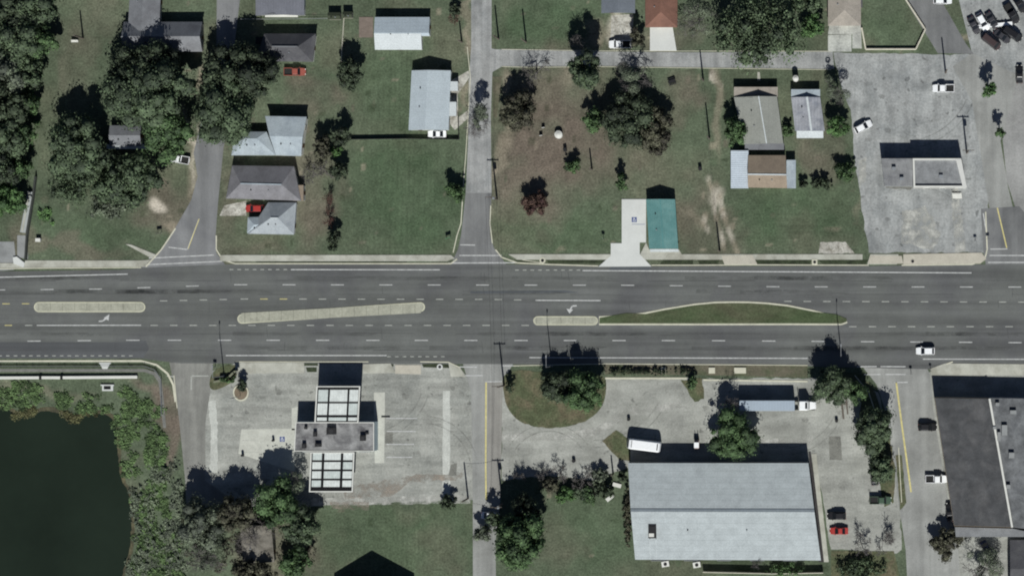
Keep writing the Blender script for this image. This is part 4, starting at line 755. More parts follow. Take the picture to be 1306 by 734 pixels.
undergrowth('undergrowth', [[(160, 600), (225, 590), (236, 640), (240, 740), (158, 740), (172, 690)]], (190,), LM['grey'], 1.6, .45, 15)['label'] = 'greyish taller undergrowth at the south of the pond bank'
undergrowth('undergrowth', [[(232, 655), (300, 640), (400, 660), (400, 740), (232, 740)]], (70,), LM['brown'], .9, .45, 8)['label'] = 'brown undergrowth below the trees by the weathered house'
# reeds at the water's edge
undergrowth('reeds', [[(10, 522), (60, 520), (100, 530), (132, 524), (146, 534), (140, 538), (100, 536), (50, 527), (20, 533)]], (40,), leafmat('reed_leaves', (.06, .055, .03), (.15, .14, .08)), .8, .4, 9)['label'] = 'tan reeds along the pond edge'
# ---------------------------------------------------------------- vehicles
tyre = mat('tyre_rubber', (.02, .02, .02), .1, 3, .1, 9, .9); rimm = mat('rim_metal', (.35, .36, .37), .1, 3, .1, 9, .4, metal=.6); lampm = mat('lamp_lens', (.7, .7, .66), .05, 3, .05, 9, .2, spec=.6); tailm = mat('tail_lens', (.25, .02, .02), .05, 3, .05, 9, .3, spec=.6); carglass = mat('car_glass', (.012, .014, .017), .05, 3, .05, 9, .1, spec=.6)
def ring_loft(mb, secs):
    n = len(secs[0])
    k = len(mb.v)
    vs = [p for s_ in secs for p in s_]; fs = []
    for i in range(len(secs)-1):
        for j in range(n): fs.append((i*n+j, i*n+(j+1) % n, (i+1)*n+(j+1) % n, (i+1)*n+j))
    fs += [tuple(range(n-1, -1, -1)), tuple((len(secs)-1)*n+j for j in range(n))]; mb.add(vs, fs)
def wheels(root, L, w, xs, r=.34):
    for x in xs:
        for s_ in (-1, 1):
            wo = MB().tube((x, s_*(w-.2), r), (x, s_*(w+.01), r), r, n=14).build('wheel', tyre, root, False)
            MB().tube((x, s_*(w-.05), r), (x, s_*(w+.025), r), r*.6, n=10).build('rim', rimm, wo, False)
def car(label, px, py, ang, kind, rgb, group=None, cname='car'):
    root = thing({'pickup': 'pickup_truck', 'van': 'van', 'suv': 'car', 'sedan': 'car'}[kind], label, {'pickup': 'pickup', 'van': 'van'}.get(kind, 'car'), W(px, py)+Vector((0, 0, .035)), R(ang), group)
    pm = paint('paint_'+cname, rgb)
    L = {'sedan': 4.7, 'suv': 4.8, 'pickup': 5.6, 'van': 5.4}[kind]; w = {'sedan': .9, 'suv': .95, 'pickup': 1.0, 'van': 1.0}[kind]; h = L/2
    belt, top = {'sedan': (.92, 1.42), 'suv': (1.05, 1.68), 'pickup': (1.1, 1.78), 'van': (1.25, 2.1)}[kind]
    g0, g1, g2, g3 = {'sedan': (-1.6, -.8, .1, 1.05), 'suv': (-2.2, -1.65, .15, 1.1), 'pickup': (-.55, -.35, .85, 1.45), 'van': (-2.55, -2.4, 1.25, 2.0)}[kind]  # greenhouse stations
    bed = kind == 'pickup'
    def sec(x, hw, zt, zb=.28):
        return [(x, -hw*.94, zb), (x, -hw, zb+.22), (x, -hw, zt-.14), (x, -hw*.93, zt), (x, hw*.93, zt), (x, hw, zt-.14), (x, hw, zb+.22), (x, hw*.94, zb)]
    b = MB(); hood = belt-.10
    st = [(-h, w*.80, belt-.16, .4), (-h+.12, w*.92, belt-.06, .34), (-h+.6, w, belt if not bed else .8, .28), (g0, w, belt if not bed else .8, .28)]
    if bed: st = [(-h, w*.95, .78, .45), (-h+.1, w*.98, .8, .4), (g0-.05, w, .8, .3), (g0, w, belt, .3)]
    st += [(g3, w, belt, .28), (h-.7, w*.97, hood, .28), (h-.2, w*.88, hood-.12, .34), (h, w*.74, hood-.28, .42)]
    ring_loft(b, [sec(*q) for q in st]); body = b.build('body', pm, root, False, smooth=False, bevel=.03)
    if bed:
        bw = MB(); bw.box((-h/2+g0/2-.02, w-.07, .97), (h+g0-.06, .12, .34)).box((-h/2+g0/2-.02, -w+.07, .97), (h+g0-.06, .12, .34)).box((-h+.08, 0, .97), (.1, 2*w-.27, .34)); bw.build('bed_rail', pm, root, False)
        MB().box((-h/2+g0/2, 0, .815), (h+g0-.3, 2*w-.32, .02)).build('bed_liner', tyre, root, False)
    gh = MB(); wb, wt = w*.93, w*.74
    gh.add([(g0, -wb, belt-.01), (g3, -wb, belt-.01), (g3, wb, belt-.01), (g0, wb, belt-.01), (g1, -wt, top-.04), (g2, -wt, top-.04), (g2, wt, top-.04), (g1, wt, top-.04)], [(3, 2, 1, 0), (4, 5, 6, 7), (0, 1, 5, 4), (1, 2, 6, 5), (2, 3, 7, 6), (3, 0, 4, 7)])
    gh.build('window', carglass, root, False)
    rp = MB(); rp.add([(g1-.06, -wt-.03, top-.05), (g2+.06, -wt-.03, top-.05), (g2+.06, wt+.03, top-.05), (g1-.06, wt+.03, top-.05), (g1+.06, -wt*.9, top+.01), (g2-.08, -wt*.9, top+.01), (g2-.08, wt*.9, top+.01), (g1+.06, wt*.9, top+.01)], [(3, 2, 1, 0), (4, 5, 6, 7), (0, 1, 5, 4), (1, 2, 6, 5), (2, 3, 7, 6), (3, 0, 4, 7)])
    rp.build('roof', pm, root, False)
    for s_ in (-1, 1):
        for x0, x1 in ((g0, g1), (g3, g2), ((g0+g3)/2, (g1+g2)/2)): MB().tube((x0, s_*(wb+.005), belt), (x1, s_*(wt+.01), top-.04), .05, n=5).build('pillar', pm, root, False)
    for s_ in (-1, 1):
        MB().box((h-.13, s_*w*.62, hood-.22), (.22, .34, .14)).build('headlight', lampm, root, False); MB().box((-h+.03, s_*w*.68, belt-.24), (.1, .26, .2)).build('tail_light', tailm, root, False)
        MB().box((g3-.1, s_*(w+.1), belt+.05), (.16, .2, .14)).build('wing_mirror', pm, root, False)
    wheels(root, L, w, (-h+.95, h-.95), .33 if kind == 'sedan' else .37)
    return root
WH, SV, BK, DK, RD, GN, BL, OR = (.75, .76, .77), (.55, .56, .58), (.012, .012, .014), (.04, .04, .046), (.33, .035, .03), (.05, .085, .055), (.025, .03, .06), (.28, .08, .06)
car('white estate car driving on the main road near the eastern street', 1180, 447, 180, 'suv', WH, None, 'white')
car('white pickup parked on the cracked lot by the bare patch', 1203, 113, 180, 'pickup', WH, None, 'white')
car('white car parked askew beside the leafy tree by the lot', 1101, 162, 28, 'suv', WH, None, 'white')
car('white car at the top edge beside the diagonal road', 1202, 1, 0, 'suv', WH, None, 'white')
g = 'cars parked in the north-east corner lot'
for lab, x, y, a, k, c, n in (('grey car at the west end of the corner lot row', 1242, 33, -62, 'sedan', DK, 'dark'), ('white roofed car second from west in the corner lot row', 1253, 29, -60, 'suv', WH, 'white'), ('dark car third from west in the corner lot row', 1265, 27, -58, 'sedan', DK, 'dark'), ('black pickup in the corner lot near the white rail', 1290, 18, -58, 'pickup', BK, 'black'), ('black car cut by the corner of the frame in the corner lot', 1300, 6, -58, 'sedan', BK, 'black'),
                              ('large dark brown van parked askew below the white rail', 1264, 54, -38, 'van', (.05, .035, .035), 'brown'), ('dark car right of the large brown van', 1278, 47, -38, 'sedan', DK, 'dark'), ('black van beneath the white rail at frame edge', 1291, 44, -35, 'van', BK, 'black')):
    car(lab, x, y, a, k, c, g, n)
car('black car cut by the frame edge on the pinkish lot', 1300, 95, 90, 'sedan', BK, None, 'black')
car('black estate car parked against the commercial block near yellow line', 1183, 544, 0, 'suv', BK, None, 'black')
car('white pickup parked against the commercial block', 1194, 610, 0, 'pickup', WH, None, 'white')
car('dark car parked lengthwise at the commercial block wall', 1211, 652, 95, 'sedan', BK, None, 'black')
car('bright red car south of a black one by the warehouse', 1070, 676, 180, 'sedan', RD, None, 'red')
car('black car parked beside the red car at the warehouse', 1067, 657, 180, 'suv', BK, None, 'black')
car('black car parked under trees beside the eastern street', 1115, 606, 95, 'suv', BK, None, 'black')
car('dark green pickup nosed in below the strip trees', 1123, 637, 0, 'pickup', GN, None, 'green')
car('dull red pickup under the trees south of the charcoal roof', 377, 92, 0, 'pickup', OR, None, 'dullred')
car('red car parked beside the pale pyramid roof', 326, 266, 180, 'suv', RD, None, 'red')
car('silver car at the south end of the mobile home', 558, 171, 180, 'sedan', WH, None, 'white')
car('white pickup on the gravel drive by the cross street', 791, 57, 180, 'pickup', WH, None, 'white')
car('white car emerging from under trees on the southern street', 626, 657, -5, 'sedan', WH, None, 'white')
car('dark blue car beneath bare trees behind the commercial block', 1258, 699, -62, 'sedan', BL, None, 'blue')
car('white pickup under the western oaks beside the footpath', 229, 203, 170, 'pickup', WH, None, 'white')
# articulated lorry
tr = thing('lorry', 'white cab lorry with long blue grey trailer on the gravel lot', 'lorry', W(985, 516)+Vector((0, 0, .025)), 0)
tm = mat('trailer_top', A(158, 170, 182), .06, .5, .05, 4., .5, rib=(0, .75, .9, .15))
MB().box((-1.2, 0, 2.55), (14., 2.6, 2.7)).build('trailer', tm, tr, False, bevel=.05); MB().box((5.35, 0, 3.1), (.5, 1.9, 1.4)).build('cooling_unit', darkm, tr, False)
MB().box((-1.2, 0, 1.05), (13.6, 1., .25)).build('chassis', darkm, tr, False)
cbm = MB(); ring_loft(cbm, [[(x, -hw, .6), (x, -hw, zt-.2), (x, -hw*.85, zt), (x, hw*.85, zt), (x, hw, zt-.2), (x, hw, .6)] for x, hw, zt in ((7.0, 1.2, 3.2), (8.9, 1.2, 3.3), (9.3, 1.15, 2.5), (9.5, 1.05, 1.75), (10.9, .95, 1.6), (11.2, .85, 1.35))]); cbm.build('cab', paint('paint_white', WH), tr, False)
MB().add([(9.12, -1., 2.85), (9.12, 1., 2.85), (9.56, .95, 1.85), (9.56, -.95, 1.85)], [(0, 3, 2, 1)]).box((8.7, 0, 3.305), (.5, 1.6, .03)).build('windshield', carglass, tr, False)
for x in (-6.6, -5.3, 6.2, 7.6, 10.4):
    for s_ in (-1, 1):
        wo = MB().tube((x, s_*.85, .5), (x, s_*1.25, .5), .5, n=14).build('wheel', tyre, tr, False); MB().tube((x, s_*1.1, .5), (x, s_*1.27, .5), .28, n=10).build('rim', rimm, wo, False)
for s_ in (-1, 1): MB().box((11.1, s_*.7, 1.), (.2, .3, .25)).build('headlight', lampm, tr, False); MB().tube((6.75, s_*1.05, 1.), (6.75, s_*1.05, 3.5), .08).build('exhaust_pipe', steel, tr, False)
# bus
bs = thing('bus', 'white single deck bus parked at the warehouse', 'bus', W(822, 566.5)+Vector((0, 0, .025)), R(173))
bb = MB(); ring_loft(bb, [[(x, -hw*.98, .4), (x, -hw, .8), (x, -hw, zt-.3), (x, -hw*.8, zt), (x, hw*.8, zt), (x, hw, zt-.3), (x, hw, .8), (x, hw*.98, .4)] for x, hw, zt in ((-4.3, 1.05, 2.5), (-4.05, 1.25, 3.1), (-3.7, 1.32, 3.3), (3.1, 1.32, 3.3), (3.7, 1.26, 3.1), (4.1, 1.15, 2.3), (4.35, .95, 1.5))]); bb.build('body', paint('paint_white', WH), bs, False, bevel=.04)
MB().add([(3.76, -1.05, 3.0), (3.76, 1.05, 3.0), (4.16, .98, 2.2), (4.16, -.98, 2.2)], [(0, 3, 2, 1)]).build('windshield', carglass, bs, False); MB().box((-3.55, 0, 3.31), (.25, 1.7, .05)).box((3.0, 0, 3.31), (.15, 1.8, .06)).build('roof_rack', darkm, bs, False)
for s_ in (-1, 1):
    for k in range(6): MB().box((-3.4+k*1.1, s_*1.3, 2.2), (.9, .06, .8)).build('window', carglass, bs, False)
    MB().box((4.25, s_*.8, 1.2), (.2, .3, .3)).build('headlight', lampm, bs, False)
wheels(bs, 8.6, 1.25, (-2.6, 2.9), .46)
# forklift in the warehouse shadow
fk = thing('forklift', 'small forklift with pale canopy in the warehouse shadow', 'forklift', W(889, 566)+Vector((0, 0, .025)), R(90))
MB().box((0, 0, .7), (2.1, 1.2, .8)).box((-.8, 0, 1.2), (.5, 1.1, .3)).build('body', paint('paint_cart', (.3, .2, .18)), fk, False, bevel=.05); MB().box((-.1, 0, 2.15), (1.4, 1.2, .08)).build('canopy', paint('paint_white', WH), fk, False)
for x in (-.7, .5):
    for y in (-.5, .5): MB().tube((x, y, 1.), (x, y, 2.15), .04, n=6).build('pillar', darkm, fk, False)
mb = MB()
for y in (-.35, .35): mb.box((1.2, y, 1.3), (.12, .12, 2.3)).box((1.8, y, .2), (1.1, .14, .06))
mb.build('mast', darkm, fk, False); wheels(fk, 2, .6, (-.65, .75), .3)
# white boat trailer rail in the corner lot
bt = thing('flatbed_trailer', 'long white flatbed trailer across the corner lot row', 'trailer', W(1266, 33)+Vector((0, 0, .03)), R(6))
MB().box((0, 0, .75), (10, .9, .12)).build('deck', paint('paint_white', WH), bt, False); MB().tube((-5, 0, .7), (-6.4, 0, .55), .07).build('drawbar', steel, bt, False); wheels(bt, 4, .75, (1.5, 2.5), .32)
# ---------------------------------------------------------------- poles, lamps and cables
wood = mat('pole_wood', (.11, .095, .08), .15, 2, .15, 8); galv = mat('galvanised', (.28, .29, .3), .1, 2, .1, 8, .5, metal=.4)
TOP = {}
def utility(label, px, py, h, key=None, arm=True, ang=0., tr_=False):
    b = W(px, py); r = thing('utility_pole', label, 'utility pole', (b.x, b.y, 0), R(ang)); MB().tube((0, 0, -.1), (0, 0, h), .24, .17, 10).build('pole', wood, r, False)
    if arm:
        a = MB().box((0, .16, h-.5), (3.0, .17, .2)).build('crossarm', wood, r, False)
        for x in (-1.35, -.5, .5, 1.35): MB().tube((x, .16, h-.4), (x, .16, h-.15), .07, n=6).build('insulator', darkm, a, False)
    if tr_: MB().tube((.4, 0, h-2.4), (.4, 0, h-1.2), .36, n=12).build('transformer', steel, r, False)
    if key: TOP[key] = (b.x, b.y, h)
utility('wooden utility pole with transformer on the east side of the northern street', 634, 254, 10.4, 'a', tr_=True)
utility('tall utility pole at the corner of the southern street', 643, 491, 11, 'b')
utility('utility pole with crossarm beside the towering southern street tree', 641, 642, 11.5, 'c', tr_=True)
utility('plain wooden pole at the grass corner below petrol station lot', 597, 635, 9.2, 'd', False)
utility('utility pole on the cracked lot beside the vacant shop', 1233, 195, 9.6, 'e', tr_=True)
utility('utility pole at the cross street verge near the red roof', 897, 103, 7.8, 'f', False)
utility('utility pole in the lawn west of the olive roofed house', 905, 177, 9.2, 'g', False)
utility('utility pole by the dirt track east of the teal shop', 918, 320, 7.4, 'h', False)
utility('pole in the lawn north of the cross street', 671, 54, 8.4, 'i', False)
utility('thick wooden pole at the junction of northern and cross streets', 636, 50, 8.6, 'j', False)
utility('slim wooden pole west of the northern street', 589, 54, 5.4, None, False)
utility('pole standing alone in the western meadow', 106, 49, 7.0, None, False)
utility('short pole at the leafy rim east of the round yard bush', 755, 216, 5.4, None, False)
utility('thin leaning pole in the junk corner', 782, 604, 4.8, None, False)
utility('pale utility pole beside the diagonal road junction', 1206, 93, 9., 'k', False)
def cable(label, a, b, off=0., sag=.9):
    A0, B0 = Vector(TOP[a]), Vector(TOP[b]); mb = MB(); pr = None
    for i in range(13):
        t = i/12; p = lerp(A0, B0, t)+Vector((off, .1, -.2-sag*4*t*(1-t)))
        if pr is not None: mb.tube(pr, p, .03, n=4)
        pr = p
    tag(mb.build('power_cable', darkm), label, 'cable', 'overhead cables')
cable('western of two cables crossing the main road', 'a', 'b', -1.35); cable('eastern of two cables crossing the main road', 'a', 'b', 1.35)
cable('cable along the southern street beyond the main road', 'b', 'c', -1.35); cable('cable along the northern street up to the junction pole', 'j', 'a', .2); cable('cable between the lawn pole and cross street pole', 'f', 'g', 0, .5); cable('cable across the southern street to the plain corner pole', 'd', 'c', 0, .5); cable('cable between the lawn pole and dirt track pole', 'g', 'h', 0, .8)
def lamp(label, px, py, h, ang, alen=2.4):
    b = W(px, py); r = thing('street_lamp', label, 'street lamp', (b.x, b.y, 0), R(ang)); MB().tube((0, 0, 0), (0, 0, h), .16, .09, 10).build('pole', galv, r, False); MB().box((0, 0, .12), (.5, .5, .24)).build('base', conc, r, False)
    MB().tube((0, 0, h-.1), (alen, 0, h+.25), .06, n=6).build('arm', galv, r, False); hd = MB().box((alen+.3, 0, h+.26), (.8, .32, .16), 0, .8).build('lamp_head', galv, r, False); MB().box((alen+.3, 0, h+.165), (.5, .22, .03)).build('lens', lampm, hd, False)
lamp('street lamp on the sign bed by petrol station entrance', 286, 479, 10.8, 90)
lamp('street lamp at the planted island beside the main road', 704, 466, 11.2, 90)
lamp('street lamp among the verge trees east of the lorry', 1073, 452, 11, 90)
def sign(label, px, py, h, w, hh, rgb, ang=0, name='road_sign', cat='road sign', two=False):
    b = W(px, py); r = thing(name, label, cat, (b.x, b.y, 0), R(ang))
    for x in ((-w*.35, w*.35) if two else (0,)): MB().tube((x, 0, 0), (x, 0, h), .06, n=6).build('post', galv, r, False)
    MB().box((0, -.08, h-hh/2), (w, .05, hh)).build('panel', paint('sign_'+cat.replace(' ', '_')+str(round(rgb[0], 2)), rgb, .5), r, False); return r
sign('tall roadside sign pole in the petrol station planter', 307, 505, 9.0, 1.2, 1.4, (.05, .05, .055), 0, 'pole_sign', 'pole sign')
sign('low double board sign with green edge at the lawn corner', 572, 303, 1.7, 1.4, .9, (.06, .2, .09), 20, 'board_sign', 'board sign', True)
sign('small sign with two dark boards near western street mouth', 204, 297, 1.9, 1.3, .8, (.03, .03, .03), 10, 'board_sign', 'board sign', True)
sign('small dark sign in the grass west of the teal shop', 770, 304, 2.1, .8, .9, (.03, .03, .035))
sign('dark box sign on the corner by cracked lot', 1244, 307, 1.8, .8, .7, (.03, .03, .035))
sign('dark post sign by the white stop line at the north-east mouth', 1260, 304, 1.7, .8, .8, (.03, .03, .035))
sign('round road sign by eastern street corner', 1162, 476, 2.2, .7, .7, (.03, .03, .03))
sign('small sign on the pavement north of commercial block', 1187, 472, 2.0, .6, .6, (.04, .04, .045))
sign('sign at the petrol station entrance bed', 275, 467, 2.0, .9, .8, (.03, .03, .03))
sb = MB(); sb.box((0, 0, .35), (7., .5, .7)); t_ = thing('entrance_wall', 'curved dark entrance wall on the petrol station sign bed', 'wall', W(292, 478), 0)
mb = MB()
pts = [W(274, 486), W(284, 484), W(293, 480), W(299, 474), W(303, 471)]
for a, b in zip(pts, pts[1:]): d = b-a; mb.box(((a.x+b.x)/2, (a.y+b.y)/2, .45), (d.length+.2, .45, .9), math.atan2(d.y, d.x))
mb.build('wall', darkm, t_); mb = MB()
for a, b in zip(pts, pts[1:]): d = b-a; mb.box(((a.x+b.x)/2, (a.y+b.y)/2-.1, .94), (d.length+.2, .5, .08), math.atan2(d.y, d.x))
mb.build('coping', mat('coping_olive', A(120, 122, 104), .1, 1, .1, 4), t_)
sheet('sign_bed', [rough(smooth([(266, 492), (270, 474), (284, 466), (302, 464), (304, 474), (298, 486), (284, 494), (272, 498)]), 3, .5, 2)], grassm, .04)
pr = thing('planter_ring', 'oval concrete planter ring in the petrol station lot', 'planter', W(307, 500)); mb = MB(); mi = MB()
for i in range(20):
    a, b = 2*math.pi*i/20, 2*math.pi*(i+1)/20; f = lambda t, k: (307.5+math.cos(t)*10*k, 500+math.sin(t)*11*k); mb.prism(xy([f(a, 1), f(b, 1), f(b, .84), f(a, .84)]), 0, .3)
mb.build('rim', kerbm, pr); mi.prism(xy([(307.5+math.cos(2*math.pi*i/20)*8.2, 500+math.sin(2*math.pi*i/20)*9) for i in range(20)]), 0, .2).build('soil', dirtm, pr)
# ---------------------------------------------------------------- fences, rails, walls
def fence(label, pts, h, m, step=4., rail=.05, name='fence', cat='fence', panel=None, pw=.05):
    r = thing(name, label, cat, W(*pts[0])); rl = MB(); pn = MB()
    for a, b in zip(pts, pts[1:]):
        A0, B0 = W(*a), W(*b); L = (B0-A0).length; n = max(1, int(L/step))
        for i in range(n): p = lerp(A0, B0, i/n); MB().tube((p.x, p.y, 0), (p.x, p.y, h), rail*1.3, n=6).build('post', m, r)
        for z in ((h, h*.5) if not panel else (h,)): rl.tube((A0.x, A0.y, z), (B0.x, B0.y, z), rail, n=5)
        d = B0-A0; pn.box(((A0.x+B0.x)/2, (A0.y+B0.y)/2, h*.48), (d.length, pw, h*.9), math.atan2(d.y, d.x))
    rl.build('rail', m, r)
    if panel: pn.build('panel', panel, r)
mesh_ = mat('fence_mesh', (.07, .075, .07), .2, 3, .2, 9); whitef = mat('fence_white', A(204, 200, 184), .1, 1, .1, 5)
fence('dark wire fence along the north side of the mown lawn', [(448, 178), (520, 177), (586, 178)], 1.2, darkm, 3, panel=mesh_)
fence('short dark fence from the mobile home down to the lawn fence', [(585, 150), (586, 178)], 1.2, darkm, 3, panel=mesh_)
fence('cream low wall fence around the lawn beside beige roofed house', [(1099, 36), (1104, 63), (1168, 63), (1180, 38), (1150, -8)], .9, whitef, 5, panel=whitef, pw=.35)
fence('pale garden fence running south beside the shed yard', [(440, 18), (436, 80)], 1.2, whitef, 5)
fence('dark railing along the lakeside walk', [(-60, 466.5), (185, 466.5), (198, 471), (206, 482), (207, 530)], 1.1, galv, 4, .05)
fence('rear fence line behind shed yard houses', [(308, 25), (338, 25), (432, 24)], 1.1, galv, 5, .035)
fence('pale wall fence behind the warehouse at the bottom edge', [(897, 728), (985, 730), (1050, 729)], 1.9, whitef, 6, panel=whitef, pw=.2)
pipe = thing('pipe_barrier', 'long white pipe barrier above the pond bank', 'barrier', W(60, 481)); 
for a, b in ((-60, 51), (54, 78), (81, 176)):
    A0, B0 = W(a, 481.5-(a > 50)*.6), W(b, 481-(b > 100)*.8); MB().box(((A0.x+B0.x)/2, (A0.y+B0.y)/2, .45), ((B0-A0).length, .75, .6), math.atan2((B0-A0).y, (B0-A0).x)).build('pipe', wallw, pipe, bevel=.1)
for x in (52.5, 79.5): w = W(x, 481); MB().box((w.x, w.y, .4), (.6, 1.0, .8)).build('coupling', darkm, pipe)
hd = thing('culvert_wall', 'pale concrete culvert wall slanting beside the western meadow', 'culvert wall', W(34, 272)); q = [(37, 244), (43, 245), (34, 297), (27, 296)]
MB().prism(xy(q), 0, .9).build('wall', mat('culvert', A(160, 164, 164), .12, .6, .1, 4), hd); MB().prism(xy([(38, 246), (40, 246), (31, 295), (29, 295)]), .9, 1.05).build('coping', conc, hd)
fence('dark mesh fence beside the culvert wall', [(47, 225), (44, 250), (36, 300), (34, 332)], 1.6, darkm, 3, panel=mesh_, pw=.3)
tag(MB().prism(xy([(17, 328), (22, 327), (32, 335), (31, 341), (18, 336)]), 0, .4).build('kerb_end', concw), 'white flared concrete kerb end at the western pavement', 'kerb end')
sheet('west_drive', [[(-40, 308), (18, 308), (20, 330), (18, 344), (-40, 348)], [(22, 300), (34, 300), (36, 330), (22, 328)]], mat('drive_grey', A(140, 142, 142), .14, .3, .12, 3., c2=A(120, 122, 122)), .02)
# culvert inlet on the bank
ci = thing('storm_inlet', 'white concrete storm inlet on the pond bank', 'storm inlet', W(137, 494)); mb = MB()
for a, b, c, d in ((129, 490, 146, 491.5), (131, 491.5, 133, 498), (142, 491.5, 145, 498), (133, 496, 142, 498)): mb.prism(xy([(a, b), (c, b), (c, d), (a, d)]), 0, .5)
mb.build('wall', concw, ci); MB().prism(xy([(133, 491.5), (142, 491.5), (142, 496), (133, 496)]), 0, .12).build('grate', darkm, ci)
ci = thing('drain_spout', 'white concrete spillway notch in the lakeside kerb', 'drain', W(134, 464)); MB().prism(xy([(126, 462), (142, 462), (139, 466), (137, 470), (131, 470), (129, 466)]), 0, .16).build('apron', concw, ci)
# small yard objects
def simple(name, label, cat, px, py, parts, rz=0., group=None):
    r = thing(name, label, cat, W(px, py)+Vector((0, 0, .03)), R(rz), group)
    for pn, kind, args, m in parts:
        mb = MB(); getattr(mb, kind)(*args); mb.build(pn, m, r, False, bevel=.02 if kind == 'box' else 0)
    return r
def bin_(label, px, py, m, grp=None): simple('wheelie_bin', label, 'bin', px, py, [('body', 'box', ((0, 0, .55), (.8, .8, 1.1)), m), ('lid', 'box', ((0, .02, 1.14), (.86, .88, .1)), m), ('wheel', 'tube', ((-.3, -.42, .12), (.3, -.42, .12), .12), tyre)], 15, grp)
bin_('black wheelie bin on the lawn east of dirt path', 893, 215, darkm); bin_('dark bin north of the leaf strewn yard bush', 721, 191, darkm)
simple('water_tank', 'white domed tank in the leaf strewn yard', 'tank', 713, 172, [('body', 'tube', ((0, 0, 0), (0, 0, 1.3), 1.0, 1.0, 18), wallw), ('lid', 'tube', ((0, 0, 1.3), (0, 0, 1.6), .95, .25, 18), wallw)])
for lab, px, py in (('dark lawn chair northern of a pair in the leafy yard', 693, 161), ('dark lawn chair southern of a pair in the leafy yard', 690, 171)):
    simple('lawn_chair', lab, 'chair', px, py, [('seat', 'box', ((0, 0, .42), (.8, .8, .1)), darkm), ('backrest', 'box', ((0, -.4, .8), (.8, .1, .8)), framem)]+[('leg', 'box', ((x, y, .19), (.07, .07, .38)), darkm) for x in (-.34, .34) for y in (-.34, .34)], 10, 'pair of lawn chairs')
simple('picnic_table', 'dark picnic table under the large mixed tree edge', 'table', 857, 104, [('tabletop', 'box', ((0, 0, .74), (1.9, .8, .06)), darkm), ('bench', 'box', ((0, .75, .44), (1.9, .3, .06)), darkm), ('bench', 'box', ((0, -.75, .44), (1.9, .3, .06)), darkm), ('leg', 'box', ((-.7, 0, .36), (.1, 1.5, .7)), darkm), ('leg', 'box', ((.7, 0, .36), (.1, 1.5, .7)), darkm)], 20)
simple('white_tank', 'white upright tank north of the streaked silver roof', 'tank', 1015, 101, [('body', 'tube', ((0, 0, 0), (0, 0, 2.6), .75, .75, 16), wallw), ('lid', 'tube', ((0, 0, 2.6), (0, 0, 2.9), .7, .2, 16), wallw)])
simple('concrete_plate', 'western of two pale plates on the road verge', 'plate', 846, 472, [('slab', 'box', ((0, 0, .2), (1.3, 1.6, .35)), kerbm)], 0, 'verge plates'); simple('concrete_plate', 'middle pale plate east of verge hedge', 'plate', 908, 472, [('slab', 'box', ((0, 0, .2), (1.6, 1.5, .35)), kerbm)], 0, 'verge plates'); simple('concrete_plate', 'widest pale plate on the verge north of lorry', 'plate', 944, 472, [('slab', 'box', ((0, 0, .2), (3.0, 1.5, .35)), kerbm)], 0, 'verge plates')
simple('pallet_rack', 'long timber skids beside the strip trees', 'timber', 1077, 521, [('beam', 'box', ((-.5, 0, .2), (.5, 5., .4)), wood), ('beam', 'box', ((.7, .6, .2), (.4, 4., .4)), wood), ('batten', 'box', ((.1, 1.2, .45), (1.8, .3, .1)), wood)], 6)
simple('drum', 'dark oil drum on the open warehouse lot', 'drum', 1067, 536, [('body', 'tube', ((0, 0, 0), (0, 0, .9), .42, .42, 14), darkm), ('lid', 'tube', ((0, 0, .9), (0, 0, .95), .38, .38, 14), darkm)])
simple('drum', 'dark drum north-west of the bus', 'drum', 802, 534, [('body', 'tube', ((0, 0, 0), (0, 0, .9), .42, .42, 14), darkm), ('lid', 'tube', ((0, 0, .9), (0, 0, .95), .38, .38, 14), darkm)])
simple('drum', 'dark drum near the junk corner', 'drum', 732, 587, [('body', 'tube', ((0, 0, 0), (0, 0, .9), .45, .45, 14), darkm), ('lid', 'tube', ((0, 0, .9), (0, 0, .95), .4, .4, 14), darkm)])
simple('bollard', 'northern dark bollard on the petrol station pad', 'bollard', 349, 561, [('post', 'tube', ((0, 0, 0), (0, 0, 1.1), .32, .3, 10), darkm), ('cap', 'tube', ((0, 0, 1.1), (0, 0, 1.2), .3, .1, 10), darkm)]); simple('bollard', 'south-western dark bollard on the petrol station pad', 'bollard', 310, 580, [('post', 'tube', ((0, 0, 0), (0, 0, 1.1), .35, .33, 10), darkm), ('cap', 'tube', ((0, 0, 1.1), (0, 0, 1.2), .3, .1, 10), darkm)])
for lab, px, py, rz in (('white sheet of scrap in the junk corner, western', 772, 622, 20), ('white sheet of scrap beside the blue green shrub', 787, 618, -15), ('pale scrap sheet at the south of the junk corner', 778, 634, 40)):
    simple('scrap_sheet', lab, 'scrap', px, py, [('sheet', 'box', ((0, 0, .35), (2.2, 1.0, .08)), wallw), ('crate', 'box', ((.1, .1, .16), (1.4, .8, .3)), wood)], rz, 'scrap in the junk corner')
for lab, px, py in (('western white cooling unit south of warehouse', 849, 718), ('eastern white cooling unit south of warehouse', 889, 719)):
    simple('cooling_unit', lab, 'cooling unit', px, py, [('body', 'box', ((0, 0, .6), (1.9, 1.4, 1.2)), wallw), ('fan', 'tube', ((0, 0, 1.2), (0, 0, 1.26), .45, .45, 14), darkm)], 10, 'cooling units by the warehouse')
simple('bench', 'white bench in the western meadow', 'bench', 96, 53, [('seat', 'box', ((0, 0, .45), (1.8, .5, .08)), wallw), ('backrest', 'box', ((0, .28, .75), (1.8, .06, .5)), wallw), ('leg', 'box', ((-.7, 0, .2), (.08, .45, .4)), wallw), ('leg', 'box', ((.7, 0, .2), (.08, .45, .4)), wallw)])
simple('utility_box', 'white utility box near the culvert wall', 'utility box', 50, 306, [('body', 'box', ((0, 0, .5), (1.2, .8, 1.)), wallw), ('lid', 'box', ((0, 0, 1.03), (1.3, .9, .08)), wallw)])
